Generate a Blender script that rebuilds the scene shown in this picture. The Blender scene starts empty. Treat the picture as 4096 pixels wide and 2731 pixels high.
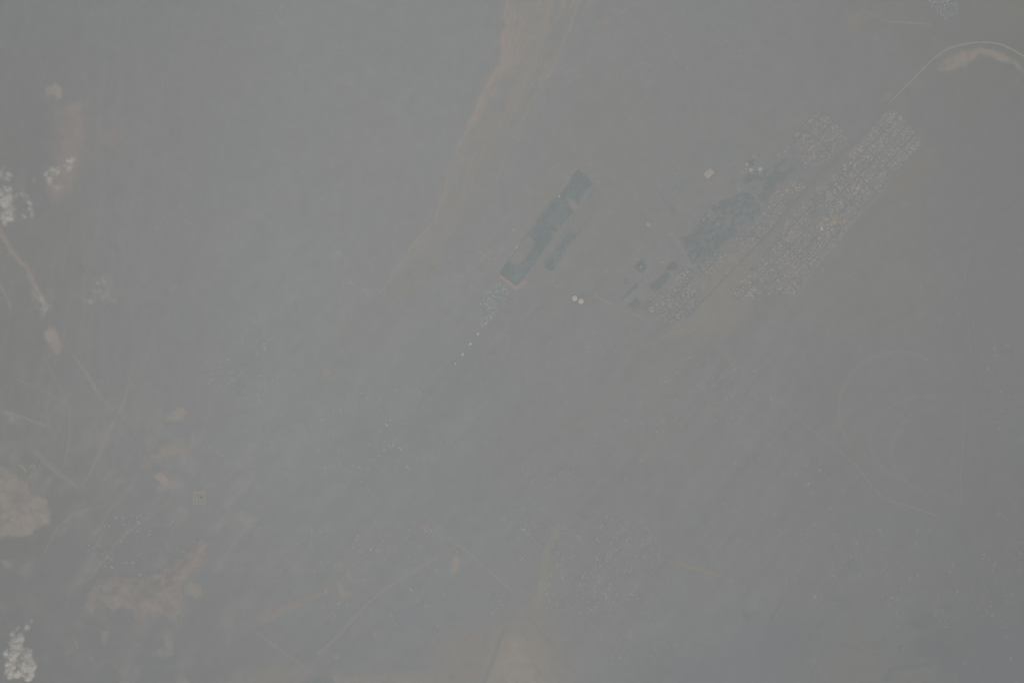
import bpy, bmesh, math, random
import numpy as np

# ------------------------------------------------------------------ camera, sky, sun, exposure
S = bpy.context.scene
COL = S.collection
H = 18000.0                 # camera height, metres
M = 3.0                     # metres on the ground per photograph pixel
PW, PH = 4096.0, 2731.0
cam = bpy.data.cameras.new('camera'); cam_o = bpy.data.objects.new('camera', cam); COL.objects.link(cam_o)
cam_o.location = (0, 0, H); cam.sensor_width = 36.0; cam.lens = 36.0 * H / (PW * M)
cam.clip_start = 10.0; cam.clip_end = 200000.0
S.camera = cam_o
SUN_EL, SUN_AZ = math.radians(52), math.radians(140)
world = bpy.data.worlds.new('World'); S.world = world; world.use_nodes = True
wnt = world.node_tree
sky = wnt.nodes.new('ShaderNodeTexSky'); sky.sky_type = 'NISHITA'; sky.sun_disc = False
sky.sun_elevation = SUN_EL; sky.sun_rotation = SUN_AZ
wnt.links.new(sky.outputs[0], wnt.nodes['Background'].inputs[0])
wnt.nodes['Background'].inputs[1].default_value = 0.055
world.cycles.sampling_method = 'NONE'
sun = bpy.data.lights.new('sun', 'SUN'); sun.energy = 3.2; sun.angle = math.radians(0.5); sun.color = (1.0, 0.94, 0.84)
sun_o = bpy.data.objects.new('sun', sun); COL.objects.link(sun_o)
sun_o.rotation_euler = (math.pi / 2 - SUN_EL, 0, math.pi - SUN_AZ)
vs = S.view_settings
vs.view_transform = 'Standard'; vs.look = 'None'; vs.exposure = 0.0; vs.gamma = 1.0
S.cycles.use_adaptive_sampling = False
S.cycles.max_bounces = 8; S.cycles.diffuse_bounces = 1; S.cycles.volume_bounces = 1; S.cycles.transparent_max_bounces = 48
S.cycles.use_denoising = True; S.cycles.denoising_prefilter = 'NONE'

HAZE_DEPTH = 0.85
HAZE_TINT = (0.82, 0.87, 0.94)
# what this air does to a ground colour: seen = OFF + K * albedo (measured on grey test plates)
OFF = np.array([0.175, 0.178, 0.184]); K = np.array([0.288, 0.260, 0.230])

def lin(c):
    c = np.asarray(c, float) / 255.0
    return np.where(c < 0.04045, c / 12.92, ((np.maximum(c, 0) + 0.055) / 1.055) ** 2.4)
def unhaze(c):                         # a colour read in the hazy picture -> the surface's own colour
    return np.clip((lin(c) - OFF) / K, 0.025, 0.75)

def wpos(px, py, z=0.0):               # picture pixel -> ground point (plan view), for height z
    s = (H - z) / H
    return ((px - PW / 2) * M * s, (PH / 2 - py) * M * s, z)

FR = {'d': (0, 0, 2352 / 4096), 't': (2400, 400, 2352 / 1350), 'r': (1880, 640, 1568 / 600.0),
      'c': (0, 2440, 1616 / 300.0), 'e': (0, 560, 1845 / 400.0), 'p': (0, 0, 1.0), 'v': (2000, 1950, 2352 / 800.0), 'q': (0, 1520, 2352 / 2080.0)}
for c in range(4):
    for r in range(4):
        FR['a%d%d' % (c, r)] = (1024 * c, (0, 683, 1366, 2048)[r], 2351 / 1024.0)
def P(fr, pts):
    ox, oy, s = FR[fr]
    return [(ox + x / s, oy + y / s) for x, y in pts]
def P1(fr, x, y):
    return P(fr, [(x, y)])[0]
def FS(fr): return 1.0 / FR[fr][2]

# ------------------------------------------------------------------ materials
def new_mat(name):
    m = bpy.data.materials.new(name); m.use_nodes = True
    b = m.node_tree.nodes['Principled BSDF']
    b.inputs['Roughness'].default_value = 0.95; b.inputs['Specular IOR Level'].default_value = 0.05
    return m, m.node_tree, b
def noise_mul(nt, b, src, scale, lo, hi, detail=5, coord='Object', stretch=None):
    tc = nt.nodes.new('ShaderNodeTexCoord'); n = nt.nodes.new('ShaderNodeTexNoise')
    n.inputs['Scale'].default_value = scale; n.inputs['Detail'].default_value = detail; n.inputs['Roughness'].default_value = 0.62
    if stretch:
        mp = nt.nodes.new('ShaderNodeMapping'); mp.inputs['Scale'].default_value = stretch
        nt.links.new(tc.outputs[coord], mp.inputs[0]); nt.links.new(mp.outputs[0], n.inputs['Vector'])
    else:
        nt.links.new(tc.outputs[coord], n.inputs['Vector'])
    mr = nt.nodes.new('ShaderNodeMapRange'); mr.inputs['From Min'].default_value = 0.3; mr.inputs['From Max'].default_value = 0.7
    mr.inputs['To Min'].default_value = lo; mr.inputs['To Max'].default_value = hi
    nt.links.new(n.outputs[0], mr.inputs[0])
    mx = nt.nodes.new('ShaderNodeMix'); mx.data_type = 'RGBA'; mx.blend_type = 'MULTIPLY'; mx.inputs['Factor'].default_value = 1.0
    nt.links.new(src, mx.inputs['A']); nt.links.new(mr.outputs[0], mx.inputs['B'])
    return mx.outputs['Result']
def attr_mat(name, attr, scale, lo, hi, second=None):
    m, nt, b = new_mat(name)
    a = nt.nodes.new('ShaderNodeAttribute'); a.attribute_name = attr
    out = noise_mul(nt, b, a.outputs['Color'], scale, lo, hi)
    if second: out = noise_mul(nt, b, out, *second)
    nt.links.new(out, b.inputs['Base Color'])
    return m
def objcol_mat(name, scale, lo, hi, stretch=None):
    m, nt, b = new_mat(name)
    a = nt.nodes.new('ShaderNodeObjectInfo')
    out = noise_mul(nt, b, a.outputs['Color'], scale, lo, hi, stretch=stretch)
    nt.links.new(out, b.inputs['Base Color'])
    return m
def flat_mat(name, col, scale, lo, hi):
    m, nt, b = new_mat(name)
    a = nt.nodes.new('ShaderNodeRGB'); a.outputs[0].default_value = (*col, 1)
    nt.links.new(noise_mul(nt, b, a.outputs[0], scale, lo, hi), b.inputs['Base Color'])
    return m
MAT_EARTH = attr_mat('earth', 'albedo', 1 / 160.0, 0.90, 1.10, (1 / 22.0, 0.86, 1.14, 4))
MAT_ROAD = objcol_mat('road_surface', 1 / 40.0, 0.85, 1.15)
MAT_ROOF = objcol_mat('roof_sheet', 0.15, 0.85, 1.12, (1, 4, 1))
MAT_WALL = flat_mat('wall_plaster', (0.42, 0.37, 0.30), 0.3, 0.85, 1.1)
MAT_CONC = flat_mat('concrete', (0.45, 0.42, 0.37), 0.2, 0.85, 1.1)
MAT_HOUSES = attr_mat('house_mix', 'albedo', 0.15, 0.85, 1.12)
MAT_LEAF = attr_mat('foliage', 'albedo', 1 / 6.0, 0.6, 1.4)
MAT_METAL = flat_mat('vent_metal', (0.35, 0.35, 0.34), 0.5, 0.8, 1.1)

# ------------------------------------------------------------------ numpy terrain painting
STEP = 5.0
X0, Y0, X1, Y1 = -320.0, -320.0, 4416.0, 3051.0
nx = int((X1 - X0) / STEP) + 1; ny = int((Y1 - Y0) / STEP) + 1
gx, gy = np.meshgrid(X0 + np.arange(nx) * STEP, Y0 + np.arange(ny) * STEP)

def vnoise(x, y, seed):
    rng = np.random.RandomState(seed)
    T = rng.rand(256, 256)
    xi = np.floor(x).astype(int); yi = np.floor(y).astype(int)
    fx = x - xi; fy = y - yi
    fx = fx * fx * (3 - 2 * fx); fy = fy * fy * (3 - 2 * fy)
    a = T[yi & 255, xi & 255]; b = T[yi & 255, (xi + 1) & 255]
    c = T[(yi + 1) & 255, xi & 255]; d = T[(yi + 1) & 255, (xi + 1) & 255]
    return (a * (1 - fx) + b * fx) * (1 - fy) + (c * (1 - fx) + d * fx) * fy
def fbm(x, y, scale, octs, seed, ang=0.0, stretch=1.0, gain=0.55):
    ca, sa = math.cos(ang), math.sin(ang)
    u = (x * ca + y * sa) / (scale * stretch); v = (-x * sa + y * ca) / scale
    o = np.zeros_like(u); amp = 1.0; tot = 0.0
    for i in range(octs):
        o += amp * (vnoise(u * 2 ** i + 17.3 * i, v * 2 ** i + 9.1 * i, seed + i) - 0.5); tot += amp; amp *= gain
    return o / tot * 2.2           # about -1..1

warp_a = fbm(gx, gy, 26, 4, 101); warp_b = fbm(gx, gy, 26, 4, 151)

def seg_dist(px, py, a, b):
    ax, ay = a; bx, by = b; dx, dy = bx - ax, by - ay
    L = dx * dx + dy * dy + 1e-9
    t = np.clip(((px - ax) * dx + (py - ay) * dy) / L, 0, 1)
    return np.hypot(px - ax - t * dx, py - ay - t * dy), t
def inside(px, py, pts):
    r = np.zeros(px.shape, bool); n = len(pts)
    for i in range(n):
        x1, y1 = pts[i]; x2, y2 = pts[(i + 1) % n]
        if y1 == y2: continue
        c = ((y1 > py) != (y2 > py)) & (px < (x2 - x1) * (py - y1) / (y2 - y1) + x1)
        r ^= c
    return r
def window(pts, pad):
    xs = [p[0] for p in pts]; ys = [p[1] for p in pts]
    i0 = max(0, int((min(xs) - pad - X0) / STEP)); i1 = min(nx, int((max(xs) + pad - X0) / STEP) + 2)
    j0 = max(0, int((min(ys) - pad - Y0) / STEP)); j1 = min(ny, int((max(ys) + pad - Y0) / STEP) + 2)
    return slice(j0, j1), slice(i0, i1)
def poly_mask(pts, feather, warp):
    w = np.zeros_like(gx)
    sl = window(pts, feather + abs(warp) * 1.5 + 8)
    qx = gx[sl] + warp * warp_a[sl]; qy = gy[sl] + warp * warp_b[sl]
    if qx.size == 0: return w
    d = np.full(qx.shape, 1e9)
    for i in range(len(pts)):
        d = np.minimum(d, seg_dist(qx, qy, pts[i], pts[(i + 1) % len(pts)])[0])
    sd = np.where(inside(qx, qy, pts), -d, d)
    t = np.clip(0.5 - sd / max(feather, 1e-3), 0, 1)
    w[sl] = t * t * (3 - 2 * t)
    return w
def line_mask(pts, width, feather, warp):
    w = np.zeros_like(gx)
    ws = width if isinstance(width, (list, tuple)) else [width] * len(pts)
    sl = window(pts, max(ws) + feather + abs(warp) * 1.5 + 8)
    qx = gx[sl] + warp * warp_a[sl]; qy = gy[sl] + warp * warp_b[sl]
    o = np.zeros(qx.shape)
    for i in range(len(pts) - 1):
        d, t = seg_dist(qx, qy, pts[i], pts[i + 1])
        hw = (ws[i] * (1 - t) + ws[i + 1] * t) * 0.5
        m = np.clip(0.5 - (d - hw) / max(feather, 1e-3), 0, 1)
        o = np.maximum(o, m * m * (3 - 2 * m))
    w[sl] = o
    return w

# broad land tone (semi-arid plain, paler in the middle, scrubbier to the south-east, lens corner darkening partly painted into the edges), read off the picture
CTRL = [
 [(124,128,125),(128,130,129),(134,136,135),(134,138,136),(134,136,134),(131,132,132),(128,128,127),(122,122,118)],
 [(124,125,122),(131,131,131),(135,137,136),(136,138,137),(135,135,133),(133,132,132),(129,129,128),(122,123,121)],
 [(126,126,123),(132,132,132),(136,139,138),(136,138,136),(135,134,133),(133,132,131),(130,129,127),(123,124,123)],
 [(125,125,122),(131,131,131),(134,138,138),(133,136,135),(133,133,132),(132,131,131),(127,127,126),(122,123,122)],
 [(121,122,119),(127,128,127),(132,134,133),(132,135,134),(131,132,131),(130,130,130),(125,126,125),(118,119,118)],
 [(118,121,118),(122,125,123),(128,129,129),(130,131,131),(130,131,130),(125,127,128),(120,122,122),(114,117,117)]]
ct = np.array(CTRL, float)
lum = ct.mean(-1, keepdims=True)
ct = lum + (ct - lum) * 0.45                  # keep the soil close to neutral
ct = 133.0 + (ct - 133.0) * 0.86 - 0.2
u = np.clip(gx / PW, 0, 1) * 7; v = np.clip(gy / PH, 0, 1) * 5
ui = np.minimum(u.astype(int), 6); vi = np.minimum(v.astype(int), 4)
fu = (u - ui); fu = (fu * fu * (3 - 2 * fu) * 0.5 + fu * 0.5)[..., None]
fv = (v - vi); fv = (fv * fv * (3 - 2 * fv) * 0.5 + fv * 0.5)[..., None]
T = (ct[vi, ui] * (1 - fu) + ct[vi, ui + 1] * fu) * (1 - fv) + (ct[vi + 1, ui] * (1 - fu) + ct[vi + 1, ui + 1] * fu) * fv
n_big = fbm(gx, gy, 420, 5, 5); n_mid = fbm(gx, gy, 90, 5, 6); n_fine = fbm(gx, gy, 24, 3, 7)
T += (n_big * 0.7 + n_mid * 0.6 + n_fine * 1.4)[..., None]
speck = np.clip(fbm(gx, gy, 14, 3, 61) - 0.42, 0, 1) * np.clip(fbm(gx, gy, 150, 3, 67) + 0.25, 0, 1)
T += (speck * 30)[..., None] * np.array([1.0, 0.93, 0.85])
tint = fbm(gx, gy, 300, 4, 9)
T += tint[..., None] * np.array([0.4, -0.15, -0.25])
height = n_big * 5.0 + n_mid * 2.0
# wind and run-off streaks on the western side, roughly north-south
wl = np.clip((1050 - gx) / 500, 0, 1) * np.clip((2300 - gy) / 600, 0, 1)
st = fbm(gx + 30 * n_mid, gy, 16, 4, 21, ang=math.radians(98), stretch=9)
st2 = fbm(gx + 30 * n_mid, gy, 55, 3, 27, ang=math.radians(104), stretch=6)
T += (wl * (np.clip(st - .05, 0, 1) * 5.0 + st2 * 0.9))[..., None] * np.array([1.0, 0.95, 0.75])
height += wl * st2 * 5
# rough bare/scrub mottling in the south-west
wsw = np.clip((1500 - gx) / 600, 0, 1) * np.clip((gy - 1500) / 400, 0, 1)
mot = fbm(gx, gy, 60, 5, 31, ang=math.radians(-45), stretch=1.6)
T += (wsw * np.clip(mot - 0.05, 0, 1) * 13)[..., None] * np.array([1.0, 0.85, 0.7])
# faint drainage/field lines of the central plain (running NE-SW)
wc = np.clip((gx - 500) / 500, 0, 1) * np.clip((gy - 500) / 700, 0, 1) * np.clip((3900 - gx) / 600, 0.3, 1)
T += (wc * (fbm(gx, gy, 17, 3, 41, ang=math.radians(-50), stretch=13) * 1.8 + fbm(gx, gy, 60, 3, 47, ang=math.radians(-50), stretch=9) * 1.2))[..., None]

REG = np.zeros(gx.shape, int); REGN = ['ground']
def region(name):
    if name not in REGN: REGN.append(name)
    return REGN.index(name)
GRAIN = [fbm(gx, gy, 22, 4, 300 + 7 * q_) for q_ in range(5)]
def paint(mask, col, reg=None, grain=0.0, seed=0, thr=0.4):
    global T
    w = mask
    if grain:
        w = np.clip(mask * (1 + grain * GRAIN[seed % 5]), 0, 1)
    w = w[..., None]
    T = T * (1 - w) + np.array(col, float) * w
    if reg: REG[mask > thr] = region(reg)

SAND = (145, 139, 134); SAND2 = (140, 136, 132); TAN = (138, 136, 131); RED = (138, 133, 130); PALE = (147, 142, 136)
DARK = (126, 131, 132); DARK2 = (128, 132, 132); DEEP = (110, 116, 119)

# --- dry riverbed in the north: braided sandy wash
wash = P('d', [(1165,-40),(1390,-40),(1300,60),(1270,150),(1225,240),(1180,330),(1130,430),(1060,540),(1000,620),(940,680),(880,690),(900,640),(950,570),(1000,470),(1025,400),(1060,320),(1100,250),(1140,170),(1165,80)])
wm = poly_mask(wash, 70, 26) * np.clip((1230 - gy) / 500, 0.25, 1)
ang = math.atan2(1180, -530)
fib = fbm(gx + 14 * n_mid, gy, 11, 4, 51, ang=ang, stretch=14); fib2 = fbm(gx, gy, 40, 4, 57, ang=ang, stretch=7)
paint(wm * np.clip(0.18 + 0.35 * fib2 + 1.0 * fib, 0, 1), (139, 136, 132))
REG[wm > 0.3] = region('dry_riverbed')
top = np.clip((900 - gy) / 900, 0, 1)
paint(wm * np.clip(fib * 2.4 - 0.25, 0, 1) * top, (145, 139, 134))
height -= wm * (3 + 2 * fib2)
edge = P('p', [(2038,-20),(2022,60),(2030,85),(2017,145),(2012,245),(1969,322),(1925,400),(1890,475),(1847,560),(1810,640),(1790,690),(1778,745),(1782,775),(1750,825),(1742,880),(1700,930),(1650,990),(1600,1055),(1560,1120),(1520,1170)])
paint(line_mask(edge, [18,16,15,20,22,21,17,15,10,7,8,9,6,6,6,8,9,9,8,5], 6, 9), (147, 140, 136), 'dry_riverbed', 0.5, 1)
ch2 = P('p', [(2330,-20),(2300,45),(2278,120),(2240,200),(2216,260),(2200,292),(2165,345),(2125,415),(2090,490),(2056,545),(2020,640),(1990,720)])
paint(line_mask(ch2, [14,12,9,8,10,7,6,6,6,8,6,4], 6, 7), (144, 139, 134), 'dry_riverbed', 0.4, 2)
ch3 = P('p', [(2310,120),(2285,145),(2330,100),(2375,20),(2400,-20)])
paint(line_mask(ch3, 7, 7, 6) * 0.7, SAND2, 'dry_riverbed', 0.5, 3)
paint(line_mask(P('a11', [(1750,690),(1650,800),(1560,920),(1450,1060),(1330,1160),(1200,1220)]), 16, 14, 9) * 0.6, (140, 137, 130), 'dry_riverbed', 0.6, 4)
for q, wd in (([(2050,0),(2085,60),(2095,95),(2070,130),(2050,190),(2040,260)], 26), ([(2110,20),(2100,90),(2150,50),(2170,10)], 8), ([(2075,110),(2090,160),(2060,210)], 10)):
    paint(line_mask(q, wd * .7, 14, 12) * 0.6, (145, 139, 134), 'dry_riverbed', 1.1, 5)

rb = P('p', [(2420,-20),(2340,80),(2270,180),(2205,290),(2150,390),(2090,490),(2035,620),(1990,720),(1930,830),(1850,950),(1760,1060),(1660,1150),(1570,1210)])
def along(pts, t):
    d = [0.0]
    for a_, b_ in zip(pts, pts[1:]): d.append(d[-1] + math.dist(a_, b_))
    t *= d[-1]
    for k_ in range(len(pts) - 1):
        if t <= d[k_ + 1] or k_ == len(pts) - 2:
            f_ = (t - d[k_]) / (d[k_ + 1] - d[k_]); return (pts[k_][0] + (pts[k_ + 1][0] - pts[k_][0]) * f_, pts[k_][1] + (pts[k_ + 1][1] - pts[k_][1]) * f_)
RS = random.Random(4)
for q_ in range(34):
    t0 = RS.uniform(0, .75); t1 = min(1, t0 + RS.uniform(.12, .4)); f0 = RS.uniform(.02, .7) ** 1.3; f1 = min(.95, max(.02, f0 + RS.uniform(-.22, .22)))
    if q_ < 8: t0 = 0; t1 = RS.uniform(.3, .5)
    st_pts = []
    for k_ in range(7):
        t_ = t0 + (t1 - t0) * k_ / 6; f_ = f0 + (f1 - f0) * k_ / 6 + RS.uniform(-.03, .03)
        a_ = along(edge, t_); b_ = along(rb, t_); st_pts.append((a_[0] + (b_[0] - a_[0]) * f_, a_[1] + (b_[1] - a_[1]) * f_))
    w0 = RS.uniform(3, 9) * (1.3 - t0)
    paint(line_mask(st_pts, [1, w0, w0 * .7, w0, w0 * .8, w0 * .5, 1], 5, 7) * RS.uniform(.6, 1) * (1.05 - .45 * t0), (146, 140, 135) if f0 < .35 else (143, 139, 135), 'dry_riverbed', .7, q_)

# --- bare patches, banks and hills: (frame, colour, feather, warp, strength, grain, region name, points)
PT = [
 ('a00', PALE, 8, 9, .8, .4, 'sand_patch', [(410,820),(470,800),(510,755),(550,790),(560,880),(530,930),(500,880),(480,870),(420,910)]),
 ('a00', RED, 60, 16, .95, .25, 'red_earth', [(560,990),(700,970),(800,1090),(770,1300),(730,1560),(640,1740),(500,1860),(480,1560),(540,1300)]),
 ('a00', RED, 40, 14, .7, .6, 'red_earth', [(1030,1180),(1090,1200),(1060,1340),(960,1340),(930,1260)]),
 ('a00', SAND2, 16, 12, .6, .7, 'sand_patch', [(640,970),(760,930),(850,950),(780,1000),(560,1000)]),
 ('a20', SAND2, 12, 8, .9, .5, 'sand_patch', [(860,140),(945,210),(890,245),(805,235)]),
 ('a20', SAND2, 10, 8, .7, .5, 'sand_patch', [(1085,350),(1105,390),(1080,420)]),
 ('a20', SAND2, 12, 6, .6, .5, 'sand_patch', [(1390,650),(1480,715),(1440,725)]),
 ('a10', SAND2, 10, 6, .7, .3, 'sand_patch', [(790,410),(825,400),(830,430),(790,450)]),
 ('a10', SAND2, 8, 6, .7, .3, 'sand_patch', [(890,430),(920,425),(910,450)]),
 ('a30', (136,132,126), 16, 12, .8, .5, 'sand_patch', [(680,150),(910,90),(870,170),(800,290),(740,230)]),
 ('a30', (141,134,128), 12, 10, .9, .5, 'sand_bank', [(1540,640),(1600,560),(1700,510),(1850,460),(2000,450),(2150,490),(2270,560),(2360,660),(2360,690),(2240,585),(2100,560),(2000,510),(1950,500),(1880,545),(1820,620),(1760,605),(1700,650),(1580,660)]),
 ('a30', (128,126,122), 120, 20, .5, .5, None, [(1850,50),(2500,-50),(2500,330),(2300,260),(2000,230),(1780,240)]),
 ('a30', (133,130,124), 40, 12, .7, .5, None, [(1240,920),(1400,720),(1530,640),(1400,800),(1200,1000)]),
 ('a30', (132,129,124), 40, 12, .7, .6, None, [(1560,1380),(1430,1320),(1300,1560),(1150,1800),(1300,1780)]),
 ('a01', SAND, 12, 10, .95, .4, 'sand_patch', [(390,1470),(480,1415),(530,1500),(590,1620),(540,1680),(490,1670)]),
 ('a02', (142,138,132), 12, 8, .6, .5, 'sand_patch', [(850,15),(950,-10),(930,10),(870,20)]),
 ('a02', SAND2, 25, 14, .7, .7, 'sand_patch', [(30,610),(170,690),(200,790),(120,740),(60,680)]),
 ('a02', SAND, 7, 7, .95, .25, 'sand_patch', [(1505,725),(1560,670),(1640,600),(1715,625),(1690,710),(1600,728)]),
 ('a02', SAND2, 10, 12, .8, .9, 'sand_patch', [(1300,1080),(1400,1020),(1480,960),(1700,880),(1640,980),(1480,1060),(1390,1150),(1300,1160)]),
 ('a02', SAND2, 10, 12, .7, .9, 'sand_patch', [(1430,1050),(1560,960),(1780,960),(1770,1020),(1600,1040),(1450,1100)]),
 ('a02', SAND, 8, 9, .9, .5, 'sand_patch', [(1400,1240),(1480,1190),(1580,1310),(1540,1360),(1440,1390),(1470,1300)]),
 ('a02', SAND2, 8, 8, .8, .5, 'sand_patch', [(1060,1245),(1180,1305),(1130,1310),(1080,1280)]),
 ('a02', SAND2, 30, 14, .6, .8, None, [(960,820),(1060,720),(1000,880),(920,980),(860,920)]),
 ('a02', (141,135,130), 16, 12, .95, .35, 'sandy_hill', [(-300,1000),(0,1150),(80,1180),(200,1250),(290,1370),(400,1450),(460,1560),(465,1655),(350,1690),(290,1770),(140,1780),(-300,1820)]),
 ('d', (138,133,130), 14, 12, .95, .35, 'sandy_hill', [(190,1400),(200,1365),(215,1340),(240,1328),(280,1325),(330,1328),(355,1315),(390,1300),(420,1280),(440,1260),(458,1238),(480,1250),(470,1275),(455,1300),(440,1315),(420,1330),(415,1360),(425,1385),(405,1424),(370,1400),(340,1405),(330,1425),(305,1410),(285,1385),(262,1400),(245,1385),(225,1370),(215,1410)]),
 ('a03', SAND2, 9, 8, .9, .4, 'sand_patch', [(1700,690),(1760,640),(1845,660),(1840,740),(1810,800),(1760,760),(1700,760)]),
 ('a03', SAND2, 12, 10, .8, .6, 'sand_patch', [(0,420),(120,450),(110,500),(60,510)]),
 ('a03', SAND2, 10, 8, .8, .5, 'sand_patch', [(920,1100),(1000,1080),(980,1170),(930,1195)]),
 ('a03', SAND2, 7, 6, .9, .3, 'sand_patch', [(680,1170),(715,1180),(720,1250),(695,1240)]),
 ('a03', (133,131,126), 30, 14, .7, .6, None, [(640,990),(740,970),(760,1050),(660,1090)]),
 ('a03', SAND2, 10, 8, .7, .7, 'sand_patch', [(1500,1130),(1570,1120),(1610,1300),(1560,1330),(1350,1310),(1400,1270),(1520,1240)]),
 ('a03', SAND2, 8, 8, .8, .5, 'sand_patch', [(1650,1560),(1700,1510),(1750,1600),(1650,1640)]),
 ('a12', SAND, 5, 5, .95, .2, 'sand_patch', [(620,235),(685,285),(635,340),(612,330)]),
 ('a12', SAND2, 6, 5, .8, .4, 'sand_patch', [(320,425),(370,430),(400,385),(405,410),(360,440)]),
 ('a12', SAND2, 6, 5, .8, .3, 'sand_patch', [(1150,275),(1200,310),(1190,320),(1160,300)]),
 ('a12', SAND2, 5, 3, .8, .3, 'sand_patch', [(1155,335),(1188,332),(1188,365),(1157,368)]),
 ('a12', SAND2, 5, 3, .6, .3, 'sand_patch', [(1110,60),(1120,18),(1130,30),(1118,62)]),
 ('a12', SAND2, 5, 3, .6, .3, 'sand_patch', [(790,1390),(795,1325),(808,1330),(800,1385)]),
 ('a13', SAND, 7, 7, .8, .4, 'sand_patch', [(1480,130),(1600,85),(1580,150),(1530,155)]),
 ('a13', SAND2, 7, 7, .7, .5, 'sand_patch', [(1480,320),(1570,230),(1585,240),(1510,340)]),
 ('a13', SAND, 7, 8, .95, .25, 'sand_patch', [(1795,420),(1855,400),(1870,480),(1840,560),(1785,570),(1790,500)]),
 ('a13', SAND2, 6, 6, .8, .4, 'sand_patch', [(1730,385),(1765,355),(1770,370),(1745,395)]),
 ('a13', SAND2, 7, 8, .8, .5, 'sand_patch', [(1255,330),(1300,350),(1310,385),(1265,375)]),
 ('a13', SAND2, 8, 8, .8, .6, 'sand_patch', [(705,480),(780,430),(820,460),(780,530),(720,510)]),
 ('a13', SAND, 8, 8, .9, .3, 'sand_patch', [(750,660),(790,680),(880,765),(770,770)]),
 ('a13', RED, 18, 12, .95, .5, 'gravel_bank', [(0,960),(120,920),(360,780),(600,720),(720,650),(700,690),(560,790),(330,880),(160,980),(40,1030),(0,1030)]),
 ('a13', SAND2, 6, 6, .8, .4, 'sand_patch', [(585,850),(615,820),(640,860),(605,890)]),
 ('a13', SAND, 6, 6, .9, .3, 'sand_patch', [(705,1320),(770,1290),(760,1330),(725,1355)]),
 ('a13', SAND2, 6, 5, .8, .4, 'sand_patch', [(470,115),(500,120),(490,155),(430,140)]),
 ('a13', SAND2, 6, 5, .8, .4, 'sand_patch', [(790,360),(850,335),(845,365)]),
 ('a13', SAND2, 6, 5, .8, .4, 'sand_patch', [(1035,600),(1055,610),(1070,640),(1045,645)]),
 ('a13', SAND2, 6, 5, .8, .4, 'sand_patch', [(1040,860),(1075,890),(1060,905)]),
 ('a13', (135,132,127), 60, 16, .7, .5, None, [(0,1450),(250,1400),(420,1500),(300,1700),(0,1700)]),
 ('a13', SAND, 6, 6, .8, .3, 'sand_patch', [(380,1560),(460,1515),(440,1545)]),
 ('a13', SAND2, 16, 12, .6, .7, None, [(700,1490),(1050,1500),(1330,1470),(1640,1460),(1900,1570),(2000,1640),(700,1640)]),
 ('d', (138,134,130), 90, 26, .8, .7, 'sand_flat', [(985,1500),(1060,1445),(1120,1435),(1170,1430),(1190,1400),(1240,1400),(1255,1300),(1262,1300),(1250,1400),(1275,1470),(1310,1545),(1350,1640),(960,1640),(1020,1560)]),
 ('d', (143,138,133), 70, 24, .7, .7, 'sand_flat', [(1140,1480),(1165,1450),(1210,1470),(1250,1520),(1265,1580),(1180,1600),(1110,1590)]),
 ('a11', SAND, 5, 4, .9, .3, 'earth_bank', [(775,985),(870,1015),(1030,1085),(985,1110),(950,1070),(870,1040),(775,1005)]),
 ('a11', SAND2, 5, 5, .8, .4, 'earth_bank', [(480,882),(550,905),(530,920),(480,895)]),
 ('a11', SAND, 5, 4, .8, .3, 'earth_bank', [(320,1210),(330,1170),(342,1200),(318,1250)]),
 ('a11', SAND2, 5, 4, .8, .3, 'earth_bank', [(755,1170),(785,1190),(790,1230),(760,1220)]),
 ('a11', SAND2, 7, 6, .8, .5, 'earth_bank', [(1270,1200),(1320,1190),(1320,1215),(1280,1225)]),
 ('a11', SAND2, 7, 6, .8, .5, 'earth_bank', [(1375,1250),(1450,1255),(1440,1280),(1385,1275)]),
 ('a11', SAND, 6, 4, .8, .3, 'earth_bank', [(2005,705),(2080,745),(2150,815),(2125,830),(2060,775)]),
 ('a11', SAND2, 7, 5, .6, .3, 'earth_bank', [(2150,800),(2205,735),(2195,790),(2170,840)]),
 ('a11', SAND2, 6, 4, .8, .3, 'earth_bank', [(1985,945),(2030,915),(2110,925),(2030,950)]),
 ('a11', SAND2, 5, 4, .8, .3, 'earth_bank', [(1915,735),(1950,670),(1945,720)]),
 ('a11', SAND2, 10, 8, .7, .6, None, [(700,1545),(800,1485),(910,1455),(880,1510),(780,1530)]),
 ('t', (137,135,131), 26, 10, .7, .4, 'town_ground', [(1890,240),(1760,340),(1600,520),(1430,690),(1290,850),(1140,1060),(1060,1160),(900,1330),(760,1440),(600,1560),(700,1560),(980,1420),(900,1350),(1060,1150),(1240,930),(1500,640),(1700,420),(1910,250)]),
 ('t', (138,135,131), 50, 12, .75, .4, 'town_ground', [(880,1080),(1010,1060),(1100,1030),(1060,1150),(900,1330),(700,1440),(690,1300),(800,1180)]),
 ('t', (138,135,130), 60, 14, .7, .4, None, [(560,1560),(720,1450),(900,1420),(1050,1440),(980,1570),(800,1640),(500,1640)]),
 ('t', (143,135,130), 8, 7, .95, .3, 'playing_field', [(1480,735),(1570,725),(1575,780),(1510,870),(1430,800),(1500,780)]),
 ('t', (141,136,129), 5, 3, .9, .2, 'playing_field', [(1640,800),(1690,820),(1640,890),(1600,850)]),
 ('t', (138,135,129), 40, 12, .6, .4, None, [(230,1340),(300,1300),(390,1350),(330,1390),(280,1390)]),
 ('t', (138,135,130), 30, 12, .6, .5, None, [(480,860),(620,760),(560,700),(640,640),(800,620),(900,560),(760,560),(580,660),(420,840)]),
]
def hi_res_grain(mask, amt, seed): return np.clip(mask * (1 + amt * fbm(gx, gy, 18, 4, seed)), 0, 1)
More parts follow.
